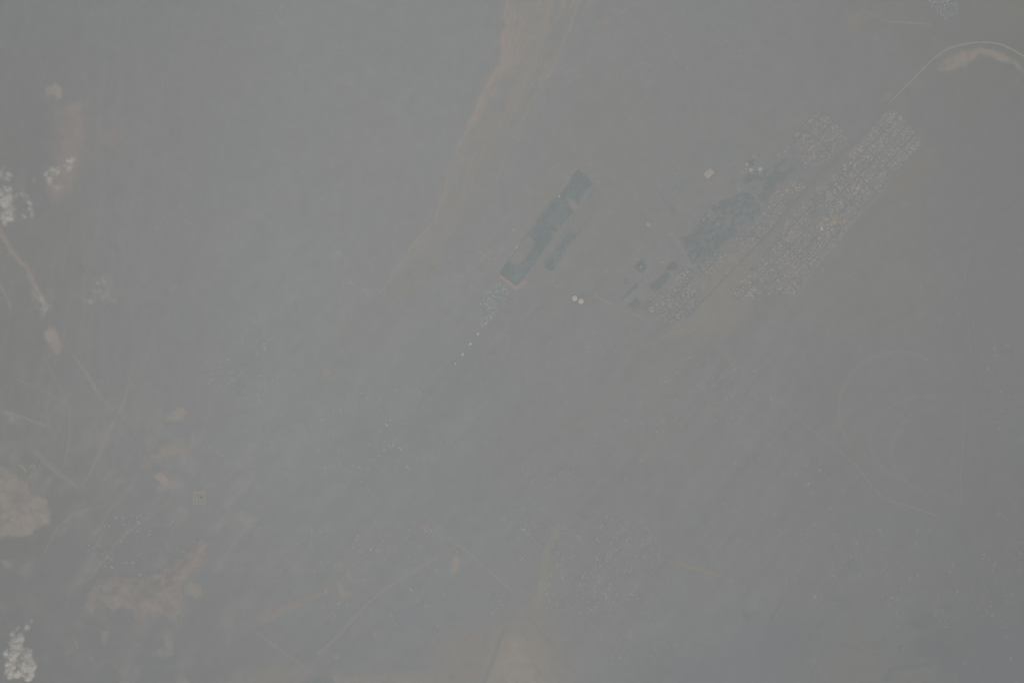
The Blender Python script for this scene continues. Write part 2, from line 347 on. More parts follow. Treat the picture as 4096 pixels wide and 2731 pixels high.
for i, (fr, col, fe, wa, stg, gr, reg, pts) in enumerate(PT):
    m = poly_mask(P(fr, pts), fe * 1.3, wa * 1.25) * stg * (.9 if reg in ('sand_patch', 'sand_bank', 'sand_flat') else 1)
    paint(m, col, reg, min(1.0, gr + .2), 10 + i * 3, thr=0.34)
    if reg: T += (m * (GRAIN[(i + 2) % 5] * 1.6 + fib * 1.5))[..., None]
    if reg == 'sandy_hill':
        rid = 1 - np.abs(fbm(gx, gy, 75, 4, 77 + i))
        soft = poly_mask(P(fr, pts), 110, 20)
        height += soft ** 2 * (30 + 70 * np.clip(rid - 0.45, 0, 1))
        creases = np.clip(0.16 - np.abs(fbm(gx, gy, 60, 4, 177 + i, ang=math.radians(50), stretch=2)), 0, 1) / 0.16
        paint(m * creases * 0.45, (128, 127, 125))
    if reg in ('earth_bank', 'gravel_bank'): height += m * 6
for fr, pts in (('a03', [(880,720),(960,705),(1130,715),(1120,760),(960,760),(900,830),(870,800)]), ('a03', [(1140,760),(1300,720),(1420,640),(1490,700),(1400,800),(1250,830),(1150,800)]),
                ('a03', [(1210,910),(1280,900),(1350,960),(1420,990),(1300,1000)]), ('a03', [(1500,850),(1600,850),(1640,900),(1560,920)]), ('a03', [(1530,560),(1640,560),(1600,640),(1540,640)]),
                ('a03', [(870,800),(940,800),(960,900),(890,950)]), ('a02', [(60,1390),(150,1360),(260,1440),(150,1500),(80,1450)]), ('a02', [(-20,1620),(90,1640),(60,1670),(-20,1650)])):
    paint(poly_mask(P(fr, pts), 26, 14) * .55, (129, 128, 126), None, .5, 880)
# thin sandy ribbons (washes, pale tracks worn wide): (frame, colour, width, feather, warp, strength, points)
LN = [
 ('q', (139,136,131), 5, 6, 5, .8, [(600,0),(550,120),(500,220),(410,420),(360,480)]),
 ('q', (138,136,131), 5, 6, 4, .7, [(1250,50),(1090,130),(1000,165),(940,200)]),
 ('q', (139,136,132), 7, 9, 9, .7, [(1180,330),(1090,390),(1000,450),(870,530)]),
 ('q', (140,136,131), 5, 7, 8, .8, [(1210,520),(1140,600),(1090,690),(1030,780)]),
 ('q', (139,136,131), 5, 6, 5, .7, [(600,480),(500,580),(430,700)]),
 ('q', (139,136,131), 6, 8, 8, .7, [(400,900),(440,850),(520,740),(640,640),(760,560)]),
 ('q', (137,135,131), 4, 5, 2, .8, [(1080,1090),(1150,1130),(1300,1240),(1420,1330)]),
 ('q', (136,135,133), 4, 5, 2, .7, [(1560,190),(1700,380),(1880,560),(2060,740)]),
 ('q', (126,127,126), 4, 5, 3, .7, [(780,1110),(840,1260),(890,1369)]),
 ('q', (128,129,129), 5, 7, 3, .5, [(730,195),(860,188),(1000,175),(1120,140)]),
 ('q', (126,127,127), 5, 6, 3, .7, [(520,140),(640,300),(700,400)]),
 ('q', (137,135,131), 4, 6, 5, .7, [(80,0),(220,60),(300,100),(318,180),(315,280),(280,400)]),
 ('q', (140,136,131), 4, 5, 2, .9, [(30,145),(130,180),(225,215)]),
 ('q', (138,135,131), 6, 8, 5, .8, [(150,320),(230,400),(350,490)]),
 ('q', (138,136,131), 5, 7, 6, .7, [(200,780),(260,660),(340,600),(480,560)]),
 ('a01', (140,133,128), 16, 12, 8, .8, [(0,540),(110,740),(240,880),(320,1060),(390,1200)]),
 ('a01', (139,133,128), 12, 14, 8, .7, [(0,1040),(50,1150),(100,1250)]),
 ('a02', (138,135,129), 12, 12, 7, .7, [(680,130),(800,310),(900,470),(1030,610)]),
 ('a02', (141,136,130), 4, 6, 2, .9, [(60,640),(250,705),(350,745),(470,795)]),
 ('a02', (136,134,129), 5, 7, 3, .7, [(490,100),(420,170),(500,330),(600,510),(645,560),(645,860),(590,1100)]),
 ('a02', (136,133,127), 8, 12, 4, .7, [(320,990),(450,1110),(580,1220),(720,1340)]),
 ('a02', (137,135,130), 6, 9, 4, .6, [(1270,60),(1200,300),(1140,520),(1120,640)]),
 ('a02', (136,134,130), 6, 8, 4, .6, [(1475,740),(1430,850),(1340,990)]),
 ('a02', (136,134,130), 7, 10, 5, .6, [(960,880),(900,1020),(820,1200),(760,1340)]),
 ('a02', (137,134,130), 5, 8, 4, .6, [(1010,1500),(1130,1360),(1230,1320)]),
 ('a11', (140,136,131), 5, 7, 5, .7, [(985,1130),(900,1240),(850,1300),(790,1400),(720,1500)]),
 ('a11', (138,136,131), 4, 6, 3, .6, [(790,1240),(820,1310)]),
 ('a11', (138,136,131), 4, 6, 3, .5, [(1650,340),(1560,380)]),
 ('a12', (138,135,130), 5, 7, 6, .6, [(560,250),(510,300),(460,345),(390,365)]),
 ('a13', (136,134,130), 8, 10, 5, .6, [(840,640),(1000,620),(1120,600)]),
 ('a23', (138,135,129), 26, 30, 8, .7, [(430,130),(330,330),(300,520),(270,700),(200,850)]),
 ('a23', (138,132,127), 11, 12, 5, .75, [(1310,420),(1480,455),(1640,500),(1840,560),(1960,600)]),
 ('a22', (139,135,129), 14, 16, 6, .7, [(1200,60),(1350,-40),(1700,-120)]),
 ('a22', (136,133,130), 20, 30, 10, .6, [(950,380),(850,570),(700,700),(520,800)]),
 ('a22', (137,134,129), 10, 12, 4, .7, [(1960,130),(2060,250)]),
 ('a33', (127,124,118), 12, 10, 4, .7, [(740,1000),(800,1050),(870,1105)]),
 ('a33', (128,125,120), 12, 12, 5, .6, [(690,1150),(830,1215),(980,1280),(1200,1340)]),
 ('a33', (127,126,122), 60, 90, 14, .4, [(550,1420),(750,1300),(1000,1390),(900,1500),(600,1560)]),
 ('a33', (127,126,122), 40, 70, 14, .4, [(1250,1480),(1500,1430),(1400,1560)]),
 ('a33', (119,121,121), 8, 10, 5, .6, [(640,1195),(820,1265),(1000,1310),(1180,1350),(1350,1360)]),
 ('a33', (111,116,118), 14, 10, 3, .8, [(1080,1540),(1150,1430),(1350,1420),(1500,1390),(1620,1350)]),
 ('a33', (111,116,117), 40, 40, 10, .8, [(1560,1230),(1750,1380),(1850,1530)]),
 ('a33', (117,121,122), 7, 8, 2, .8, [(0,1050),(60,930),(140,780)]),
 ('a33', (120,122,123), 10, 16, 6, .5, [(560,1170),(470,1370),(400,1480),(380,1560)]),
 ('a13', (124,128,129), 8, 8, 2, .8, [(2100,1560),(2170,1390),(2280,1060)]),
]
for i, (fr, col, wd, fe, wa, stg, pts) in enumerate(LN):
    paint(line_mask(P(fr, pts), wd, fe * .8, wa) * min(1, stg * 1.25), np.array(col) + (1 if col[0] > 131 else 1), None, 0.4, 200 + i * 2)
# large irrigation / training rings on the eastern plain, just a shade off the soil
def ring(cx, cy, rx, ry, a0, a1, wd, col, stg):
    pts = [(cx + rx * math.cos(math.radians(a0 + (a1 - a0) * k / 40)), cy + ry * math.sin(math.radians(a0 + (a1 - a0) * k / 40))) for k in range(41)]
    paint(line_mask(pts, wd * 1.3, 14, 2) * stg * .8, col, None, 0.4, 260)
ring(3590, 1640, 235, 235, 150, 300, 9, (134, 133, 132), .9)
ring(3705, 1760, 225, 175, 120, 280, 9, (132, 132, 131), .8)
ring(3750, 1800, 185, 170, 110, 270, 8, (132, 132, 131), .75)

# --- dark vegetated ground: (frame, colour, feather, warp, strength, grain, region, points)
VEG = [
 ('r', DARK, 4, 0, 1, .15, 'irrigated_field', [(1120,88),(1165,112),(1240,195),(1285,250),(1130,465),(1060,400),(1000,395),(925,390),(985,315)]),
 ('r', DARK, 4, 0, 1, .2, 'irrigated_field', [(985,315),(925,390),(1000,395),(1085,545),(1030,605),(840,850),(560,1230),(480,1312),(330,1205),(310,1162),(420,1050),(430,1090),(500,1100),(580,1030),(690,865),(610,790),(590,775),(700,640),(800,500),(890,385)]),
 ('r', (130,132,131), 6, 2, .75, .8, None, [(880,385),(925,400),(860,480),(760,570),(690,680),(630,765),(600,750),(680,620),(790,480)]),
 ('r', DARK, 4, 0, 1, .15, 'irrigated_field', [(1050,740),(1110,770),(1150,740),(860,1160),(800,1140),(770,1090)]),
 ('r', DARK2, 4, 0, .8, .15, 'irrigated_field', [(1295,290),(1335,310),(1255,415),(1225,385)]),
 ('r', (129,132,132), 4, 0, .9, .2, None, [(1205,410),(1240,420),(1330,520),(1140,760),(1120,740),(1300,520)]),
 ('t', DARK, 16, 9, .9, .9, 'plantation', [(560,960),(640,920),(720,780),(850,700),(950,660),(1040,640),(1140,760),(1110,810),(1000,900),(880,990),(760,1100),(690,1190),(620,1120)]),
 ('t', DARK, 14, 8, .85, .8, 'plantation', [(980,550),(1060,500),(1180,480),(1300,400),(1330,440),(1380,470),(1250,600),(1150,720),(1050,620),(1000,590)]),
 ('t', DARK2, 8, 4, .8, .3, 'plantation', [(1030,430),(1070,400),(1090,450),(1055,470)]),
 ('t', DARK, 6, 3, .9, .2, 'plantation', [(235,1160),(290,1110),(330,1160),(290,1210)]),
 ('t', DARK, 6, 3, .9, .3, 'plantation', [(340,1290),(480,1190),(490,1240),(380,1340)]),
 ('t', DARK, 8, 4, .8, .4, 'plantation', [(455,1170),(510,1115),(545,1165),(480,1205)]),
 ('t', DARK2, 8, 4, .8, .3, 'plantation', [(180,1420),(250,1365),(285,1410),(240,1460)]),
 ('t', DARK2, 6, 3, .8, .3, 'plantation', [(160,1250),(180,1240),(200,1275),(185,1285)]),
 ('t', DARK2, 6, 3, .7, .3, 'plantation', [(130,1390),(260,1270),(280,1290),(150,1400)]),
 ('t', (130,132,132), 8, 3, .8, .4, None, [(830,360),(880,310),(960,400),(940,440),(880,450)]),
 ('t', (130,132,132), 8, 3, .7, .4, None, [(740,400),(800,370),(850,480),(800,490)]),
 ('t', (130,132,132), 8, 4, .7, .4, None, [(480,600),(580,540),(640,590),(560,650),(500,640)]),
 ('t', (128,131,132), 5, 3, .8, .3, None, [(360,595),(372,590),(530,770),(540,820),(505,850),(505,800),(430,690)]),
 ('t', (127,130,132), 6, 3, .8, .4, None, [(305,880),(345,840),(365,880),(330,920)]),
 ('t', DARK2, 5, 3, .8, .4, None, [(1625,280),(1655,260),(1675,295),(1640,315)]),
 ('a30', (126,129,129), 10, 5, .6, .4, None, [(1440,-20),(1770,-20),(1740,130),(1640,220),(1560,150)]),
 ('a11', (130,136,135), 16, 5, .8, .3, None, [(2240,1010),(2340,1090),(2200,1310),(2130,1400),(2020,1290),(2080,1150)]),
 ('a21', (131,135,135), 24, 8, .7, .4, None, [(120,1160),(210,1180),(140,1310),(80,1270)]),
 ('a13', (125,130,132), 5, 2, .9, .2, None, [(2150,730),(2195,728),(2200,780),(2155,782)]),
 ('a13', (126,130,131), 6, 3, .9, .3, None, [(450,1250),(525,1175),(570,1230),(500,1300)]),
 ('a13', (130,131,133), 26, 12, .7, .5, None, [(1280,930),(1540,840),(1500,1010),(1300,1090),(1180,1190),(1250,1050)]),
 ('a13', (129,130,132), 26, 12, .7, .5, None, [(870,1260),(1060,1210),(1040,1330),(880,1360)]),
 ('a13', (124,128,130), 14, 9, .8, .6, None, [(430,1560),(560,1510),(720,1540),(700,1620),(430,1640)]),
 ('a13', (130,132,132), 14, 10, .7, .6, None, [(1380,1420),(1700,1380),(1620,1440),(1400,1460)]),
 ('a23', (128,131,132), 12, 6, .6, .4, None, [(60,680),(90,690),(80,720),(50,710)]),
 ('a23', (128,131,131), 12, 6, .7, .4, None, [(80,1100),(110,1090),(140,1130),(115,1150)]),
 ('a23', (130,131,130), 14, 8, .6, .6, None, [(200,1400),(260,1420),(250,1568),(210,1560)]),
 ('a23', (129,131,131), 14, 8, .6, .6, None, [(350,1380),(400,1400),(390,1510),(360,1500)]),
 ('a23', (120,124,126), 10, 5, .7, .3, None, [(2110,900),(2200,920),(2200,1000),(2110,970)]),
 ('a23', (122,125,128), 260, 40, .4, .3, None, [(1050,1440),(1500,1370),(1900,1200),(2200,1000),(2500,1100),(2500,1640),(1000,1640)]),
 ('a33', DEEP, 10, 10, .85, .5, 'scrub_wood', [(1310,980),(1370,1000),(1450,1050),(1400,1060),(1310,1040)]),
 ('a33', DEEP, 12, 12, .95, .4, 'scrub_wood', [(1340,1200),(1450,1160),(1540,1190),(1540,1280),(1480,1330),(1390,1310)]),
 ('a33', (112,117,119), 12, 12, .8, .6, 'scrub_wood', [(1500,1120),(1600,1070),(1730,1100),(1740,1150),(1600,1170)]),
 ('a33', (112,117,119), 12, 10, .8, .5, 'scrub_wood', [(1190,1230),(1220,1220),(1250,1260),(1200,1270)]),
 ('a33', (113,118,119), 16, 10, .8, .5, 'scrub_wood', [(1760,1330),(1870,1300),(1860,1410),(1790,1420)]),
 ('a33', (116,119,121), 16, 10, .7, .6, None, [(1610,860),(1690,840),(1700,900),(1640,910)]),
 ('a33', (116,120,121), 16, 10, .7, .6, None, [(1380,950),(1480,920),(1560,1010),(1450,1040)]),
 ('a33', (119,122,124), 40, 14, .6, .5, None, [(740,420),(790,400),(800,540),(700,520)]),
 ('a33', (119,122,124), 50, 14, .6, .5, None, [(600,780),(720,760),(740,850),(620,870)]),
 ('a33', (120,123,125), 120, 20, .35, .4, None, [(250,1020),(400,1060),(440,1250),(200,1400),(-50,1300),(-50,1050)]),
 ('a33', (113,117,120), 60, 16, .7, .4, None, [(2060,1290),(2200,1330),(2250,1570),(2050,1600)]),
]
vegmask = []
for i, (fr, col, fe, wa, stg, gr, reg, pts) in enumerate(VEG):
    m = poly_mask(P(fr, pts), fe, wa) * stg
    if reg == 'plantation' and gr > .5:      # clearings inside the plantation
        ca_, sa_ = math.cos(math.radians(-42)), math.sin(math.radians(-42))
        cu = np.floor((gx * ca_ + gy * sa_ + 3 * warp_a) / 21).astype(int); cv = np.floor((-gx * sa_ + gy * ca_ + 3 * warp_b) / 15).astype(int)
        cell = np.random.RandomState(66).rand(64, 64)[cu & 63, cv & 63]
        m = m * np.clip(1.25 - cell * 1.15, 0.15, 1)
    paint(m, col, reg, gr * 0.5, 500 + i * 3)
    if reg in ('irrigated_field', 'plantation', 'scrub_wood'): vegmask.append((reg, m.copy(), col))
ca_, sa_ = math.cos(math.radians(-53)), math.sin(math.radians(-53))
cu = np.floor((gx * ca_ + gy * sa_) / 34).astype(int); cv = np.floor((-gx * sa_ + gy * ca_) / 24).astype(int)
plot = np.random.RandomState(9).rand(64, 64)[cu & 63, cv & 63]
fieldm = (REG == region('irrigated_field'))
T[fieldm] += ((plot[fieldm] - .35) * 6.5)[:, None]
# pale banks and paths across the irrigated field, sandy rim at its lower end
for col, wd, fe, stg, pts in [
 (DARK, 5, 4, .8, [(335,1150),(420,1030),(600,785)]),
 ((149,141,135), 12, 5, 1, [(320,1222),(380,1265),(440,1310),(485,1340),(530,1315),(575,1270)]),
 ((134,134,133), 4, 4, .8, [(885,480),(895,650),(920,690)]), ((134,135,134), 3, 4, .7, [(690,700),(790,685),(890,662)]),
 ((136,135,133), 5, 4, .8, [(880,480),(960,545),(1030,605)]), ((136,135,133), 4, 4, .7, [(925,400),(1010,470),(1090,540)]),
 ((135,134,133), 10, 6, .7, [(800,490),(830,520),(850,550)]), ((138,136,133), 26, 8, .8, [(470,1050),(540,985)]), ((134,134,132), 24, 10, .7, [(590,930),(640,870)]), ((138,136,133), 18, 8, .8, [(1040,430),(1095,495)])]:
    paint(line_mask(P('r', pts), wd, fe, 2) * stg, col, None, 0.2, 700)
for x, y, r in [(800,550,12),(725,592,11),(680,660,14),(620,715,18),(745,540,9),(930,700,14),(868,765,30)]:
    c = P1('r', x, y); rr = r / 2.613
    paint(poly_mask([(c[0] + rr * math.cos(k), c[1] + rr * math.sin(k)) for k in np.arange(0, 6.2, .6)], 5, 4) * .8, (140, 137, 132), None, .4, 720)

# --- town: dark, tree-mottled ground between the houses
TOWN = {
 'east': [(2030,60),(2120,140),(2260,290),(2200,360),(2080,500),(1990,600),(1860,720),(1780,830),(1680,950),(1530,1130),(1380,1350),(1200,1360),(1080,1385),(980,1400),(900,1350),(960,1260),(1060,1160),(1140,1060),(1260,930),(1300,830),(1430,700),(1520,600),(1660,500),(1740,370),(1860,240),(1960,120)],
 'north': [(1530,80),(1580,110),(1660,190),(1720,270),(1640,340),(1590,420),(1500,470),(1420,460),(1330,290),(1380,210),(1450,140)],
 'middle': [(1420,560),(1440,600),(1340,700),(1270,790),(1180,920),(1080,1040),(1000,1060),(900,1010),(1010,910),(1150,780),(1180,680),(1250,620),(1350,560)],
 'strip': [(700,1190),(800,1070),(880,1060),(900,1090),(780,1220),(720,1230)],
 'south': [(600,1160),(690,1220),(680,1320),(690,1420),(640,1500),(540,1550),(450,1540),(400,1480),(290,1460),(350,1360),(470,1290),(540,1210)],
 'few': [(760,1260),(880,1180),(900,1220),(800,1290)],
}
TOWNP = {k: P('t', v) for k, v in TOWN.items()}
open_land = np.clip(fbm(gx, gy, 70, 3, 811) * 2 - 0.5, 0, 1)
for k, pts in TOWNP.items():
    m = poly_mask(pts, 14, 5)
    dk = np.clip(fbm(gx, gy, 26, 4, 821, ang=math.radians(-42), stretch=1.3) * 1.5 + 0.35, 0, 1)
    sv = REG.copy()
    paint(m * dk * 0.75 * (1 - 0.7 * open_land), (125, 130, 131), 'town_ground')
    paint(m * open_land * 0.5, (138, 136, 131))
    REG[m > 0.4] = region('town_ground')
    keep = np.isin(sv, [region('playing_field'), region('plantation')]); REG[keep] = sv[keep]

# taper relief to a level rim so that the outer plain joins it
rim = np.minimum(np.minimum(gx - X0, X1 - gx), np.minimum(gy - Y0, Y1 - gy))
height *= np.clip(rim / 200.0, 0, 1)
height[0, :] = height[-1, :] = 0; height[:, 0] = height[:, -1] = 0
FARC = np.array([126.5, 127.0, 126.0])
out = np.clip((np.maximum(np.maximum(-gx, gx - PW), np.maximum(-gy, gy - PH)) - 30) / 270.0, 0, 1)
out = (out * out * (3 - 2 * out))[..., None]
T = T * (1 - out) + (FARC + (n_big * 0.7 + n_mid * 0.6 + n_fine * 1.4)[..., None] * (1 - out)) * out
albedo = unhaze(np.clip(T, 100, 175))

def hz(px, py):
    i = int(round((px - X0) / STEP)); j = int(round((py - Y0) / STEP))
    return float(height[min(max(j, 0), ny - 1), min(max(i, 0), nx - 1)])

def mesh_np(name, verts, faces, mat, cols=None, smooth=False):
    me = bpy.data.meshes.new(name)
    verts = np.asarray(verts, np.float32); faces = np.asarray(faces, np.int32)
    n = faces.shape[1]
    me.vertices.add(len(verts)); me.vertices.foreach_set('co', verts.ravel())
    me.loops.add(faces.size); me.loops.foreach_set('vertex_index', faces.ravel())
    me.polygons.add(len(faces)); me.polygons.foreach_set('loop_start', np.arange(0, faces.size, n, dtype=np.int32))
    if smooth: me.polygons.foreach_set('use_smooth', np.ones(len(faces), bool))
    me.update(calc_edges=True)
    if cols is not None:
        a = me.color_attributes.new('albedo', 'FLOAT_COLOR', 'POINT')
        c4 = np.ones((len(verts), 4), np.float32); c4[:, :3] = cols
        a.data.foreach_set('color', c4.ravel())
    me.materials.append(mat)
    o = bpy.data.objects.new(name, me); COL.objects.link(o)
    return o

wx = (gx - PW / 2) * M; wy = (PH / 2 - gy) * M
V = np.stack([wx, wy, height], -1).reshape(-1, 3); C = albedo.reshape(-1, 3)
idx = np.arange(nx * ny).reshape(ny, nx)
quads = np.stack([idx[:-1, :-1], idx[1:, :-1], idx[1:, 1:], idx[:-1, 1:]], -1).reshape(-1, 4)
qreg = REG[:-1, :-1].reshape(-1)
FARR = 40000.0
for rid, rname in enumerate(REGN):
    q = quads[qreg == rid]
    if len(q) == 0: continue
    used, inv = np.unique(q, return_inverse=True)
    vv = V[used]; cc = C[used]; ff = inv.reshape(-1, 4)
    if rname == 'ground':                      # the plain runs on to the horizon round the surveyed part
        a, b, c, d = wx[0, 0], wx[0, -1], wy[-1, 0], wy[0, 0]
        ex = np.array([(a, c, 0), (b, c, 0), (b, d, 0), (a, d, 0), (-FARR, -FARR, 0), (FARR, -FARR, 0), (FARR, FARR, 0), (-FARR, FARR, 0)])
        n0 = len(vv); vv = np.vstack([vv, ex]); cc = np.vstack([cc, np.tile(unhaze(FARC), (8, 1))])
        ff = np.vstack([ff, n0 + np.array([(4, 5, 1, 0), (5, 6, 2, 1), (6, 7, 3, 2), (7, 4, 0, 3)])])
    o = mesh_np(rname, vv, ff, MAT_EARTH, cc, True)
    o['kind'] = 'structure'

# ------------------------------------------------------------------ roads and tracks (ribbons laid on the ground)
def road(name, fr, pts, width, col, dz=0.8, sub=12.0):
    p = P(fr, pts); q = []
    for i in range(len(p) - 1):               # smooth and subdivide (Catmull-Rom)
        p0 = p[max(i - 1, 0)]; p1 = p[i]; p2 = p[i + 1]; p3 = p[min(i + 2, len(p) - 1)]
        n = max(2, int(math.dist(p1, p2) / sub))
        for k in range(n):
            t = k / n
            q.append(tuple(0.5 * (2 * p1[a] + (p2[a] - p0[a]) * t + (2 * p0[a] - 5 * p1[a] + 4 * p2[a] - p3[a]) * t * t + (3 * p1[a] - p0[a] - 3 * p2[a] + p3[a]) * t ** 3) for a in (0, 1)))
    q.append(p[-1])
    vs_, fs_ = [], []
    for i, (x, y) in enumerate(q):
        a = q[max(i - 1, 0)]; b = q[min(i + 1, len(q) - 1)]
        dx, dy = b[0] - a[0], b[1] - a[1]; L = math.hypot(dx, dy) + 1e-9
        hw = width * (1.25 if name == 'dirt_track' else 0.9) / M / 2 * (1 + 0.12 * math.sin(i * 1.7))
        zz = max(hz(x, y), hz(x + 4, y), hz(x - 4, y), hz(x, y + 4), hz(x, y - 4)) + dz
        for s_ in (-1, 1):
            X, Y, _ = wpos(x - s_ * dy / L * hw, y + s_ * dx / L * hw)
            vs_.append((X, Y, zz))
        if i: fs_.append((2 * i - 2, 2 * i - 1, 2 * i + 1, 2 * i))
    o = mesh_np(name, vs_, fs_, MAT_ROAD)
    o.color = (*unhaze(np.array(col) + (0.8 if col[0] > 131 else 1.5)), 1); o['kind'] = 'structure'
    return o
ASPH = (124, 125, 126)
road('road', 'p', [(3960,-60),(3913,0),(3786,122),(3660,279),(3551,414),(3455,536),(3333,649),(3281,696),(3137,857),(3060,950),(2915,1095),(2815,1200),(2700,1290)], 20, (125, 126, 126), 1.0)
road('road', 'p', [(3700,-20),(3740,40),(3795,115)], 12, (126, 127, 127), 1.3)
road('dirt_track', 'p', [(3185,1185),(3281,1048),(3350,965),(3425,878),(3560,735)], 10, (138, 135, 128))
road('dirt_track', 'a30', [(1100,960),(1380,680),(1520,545),(1650,455),(1800,408),(1970,390),(2120,405),(2250,460),(2420,560)], 14, (140, 138, 130))
road('dirt_track', 'a30', [(920,110),(1010,165),(1100,208),(1210,205),(1330,213),(1510,228)], 12, (137, 134, 128))
road('dirt_track', 'r', [(1130,80),(1020,200),(945,305),(860,330),(770,450),(640,620),(500,810),(400,980),(275,1170)], 12, (140, 137, 132))
road('dirt_track', 'r', [(300,1180),(420,970),(520,820),(660,630),(790,455),(875,345)], 10, (138, 136, 132), 1.1)
road('dirt_track', 'a23', [(-30,600),(80,690),(180,770)], 8, (138, 137, 134))
road('dirt_track', 'a13', [(560,1300),(640,1235),(830,1050),(1010,850),(1200,690),(1500,510),(1720,370),(1840,305)], 16, (139, 137, 132))
road('dirt_track', 'a13', [(1840,305),(1880,310),(2060,470),(2200,590),(2351,715)], 11, (142, 141, 138), 1.1)
road('dirt_track', 'a13', [(1870,290),(1960,190),(2160,20),(2300,-140),(2560,-400)], 9, (136, 135, 133))
road('dirt_track', 'a13', [(30,1120),(210,1260),(380,1370),(560,1490)], 10, (136, 134, 131))
road('dirt_track', 'a13', [(1560,0),(1660,110),(1840,290)], 7, (134, 134, 133))
road('road', 'a23', [(110,920),(240,1060),(480,1350),(620,1520),(680,1600)], 12, (126, 127, 126))
road('road', 'a13', [(2290,1040),(2200,1260),(2130,1440),(2070,1600)], 12, (126, 127, 127))
road('dirt_track', 'a32', [(0,490),(180,620),(430,830),(640,990),(800,1130),(900,1250),(1000,1380),(1110,1460),(1330,1520),(1560,1600)], 9, (136, 135, 132))
road('dirt_track', 'a22', [(1840,0),(2000,140),(2150,285)], 9, (138, 136, 132))
road('dirt_track', 'a22', [(2150,285),(2300,430),(2351,480)], 6, (134, 133, 131))
road('canal_road', 'a31', [(2340,200),(2150,390),(1950,650),(1860,850),(1830,1030),(1840,1250),(1865,1500),(1890,1750),(1940,2150),(1990,2700),(2010,3120),(2040,3500)], 10, (119, 120, 120))
road('dirt_track', 'a31', [(1800,900),(1820,1030),(1828,1250),(1850,1500),(1875,1750)], 6, (130, 130, 128), 1.1)
road('dirt_track', 'a32', [(1800,560),(1795,800),(1780,1060),(1770,1250),(1765,1500)], 10, (131, 131, 127))
road('dirt_track', 'a33', [(0,640),(130,700),(260,810),(440,850),(600,900),(700,975)], 11, (127, 127, 126))
road('dirt_track', 'a33', [(740,1000),(800,1048),(870,1105)], 10, (133, 127, 118), 1.2)
road('dirt_track', 'a20', [(870,120),(980,230),(1100,355),(1250,500),(1400,640)], 8, (128, 129, 129))
road('dirt_track', 'a20', [(900,0),(830,110),(750,220),(680,330),(600,480)], 7, (129, 130, 130))
road('dirt_track', 'a21', [(620,820),(700,880),(790,930),(900,1000)], 8, (137, 135, 131))
road('dirt_track', 'a21', [(750,1140),(860,1200),(970,1250),(1100,1310),(1230,1370)], 16, (139, 137, 130))
road('dirt_track', 't', [(185,590),(250,680),(360,810),(480,930),(560,1030),(640,1130),(720,1230)], 10, (137, 135, 131))
road('dirt_track', 't', [(345,1050),(400,1110),(460,1170),(520,1230)], 10, (138, 136, 132))
road('dirt_track', 't', [(890,310),(960,390),(1030,470),(1080,530),(1120,570)], 9, (138, 134, 130))
road('dirt_track', 't', [(1040,640),(1100,700),(1170,780),(1230,840)], 8, (134, 134, 133), 1.2)
road('dirt_track', 't', [(820,520),(890,465),(960,420),(1000,440)], 9, (138, 135, 131))
road('dirt_track', 'a02', [(1050,700),(1150,800),(1300,960),(1440,1130),(1570,1280)], 8, (126, 127, 127))
road('dirt_track', 'a02', [(1500,745),(1700,770),(1900,755),(2100,660),(2330,610)], 6, (128, 129, 129))
road('dirt_track', 'a02', [(150,950),(260,1050),(360,1170)], 6, (120, 122, 122))
road('dirt_track', 'a03', [(1580,1050),(1640,1200),(1720,1400),(1800,1560)], 8, (126, 127, 126))
road('dirt_track', 'a03', [(1000,1030),(1300,1050),(1560,1060)], 6, (130, 128, 125))
road('dirt_track', 'a21', [(1050,1230),(1110,1180),(1170,1135)], 8, (136, 136, 132))
road('dirt_track', 'r', [(560,1250),(700,1060),(900,800)], 8, (137, 134, 131), 1.2)
# street grid of the gridded town
for k in range(7):
    f = k / 6.0
    a = (2000 + f * (-930), 230 + f * 960); b = (2160 + f * (-760), 380 + f * 960)
    road('street', 't', [a, ((a[0] + b[0]) / 2, (a[1] + b[1]) / 2), b], 7, (131, 132, 132), 1.2)
for f in (0.35, 0.7):
    road('street', 't', [(2000 + f * 170, 150 + f * 170), (1800 + f * 150, 390 + f * 150), (1500 + f * 150, 720 + f * 180), (1100 + f * 250, 1160 + f * 180)], 7, (131, 132, 132), 1.2)

# ------------------------------------------------------------------ building prototypes (unit size: 1 x 1 footprint, height 1)
def bm_box(bm, x0, x1, y0, y1, z0, z1):
    v = [bm.verts.new(c) for c in ((x0,y0,z0),(x1,y0,z0),(x1,y1,z0),(x0,y1,z0),(x0,y0,z1),(x1,y0,z1),(x1,y1,z1),(x0,y1,z1))]
    for f in ((0,1,5,4),(1,2,6,5),(2,3,7,6),(3,0,4,7),(4,5,6,7)): bm.faces.new([v[i] for i in f])
def bm_gable(bm, x0, x1, y0, y1, z0, z1, zr):
    ym = (y0 + y1) / 2
    v = [bm.verts.new(c) for c in ((x0,y0,z0),(x1,y0,z0),(x1,y1,z0),(x0,y1,z0),(x0,y0,z1),(x1,y0,z1),(x1,y1,z1),(x0,y1,z1),(x0,ym,zr),(x1,ym,zr))]
    for f in ((0,1,5,4),(2,3,7,6),(1,2,6,9,5),(3,0,4,8,7),(4,5,9,8),(6,7,8,9)): bm.faces.new([v[i] for i in f])
def bm_flatroof(bm, x0, x1, y0, y1, h, par=0.12, rim_=0.06):
    bm_box(bm, x0, x1, y0, y1, -1.0, h)
    t = rim_
    bm_box(bm, x0, x1, y0, y0 + t, h + .002, h + par); bm_box(bm, x0, x1, y1 - t, y1, h + .002, h + par)
    bm_box(bm, x0, x0 + t, y0 + t + .004, y1 - t - .004, h + .002, h + par); bm_box(bm, x1 - t, x1, y0 + t + .004, y1 - t - .004, h + .002, h + par)
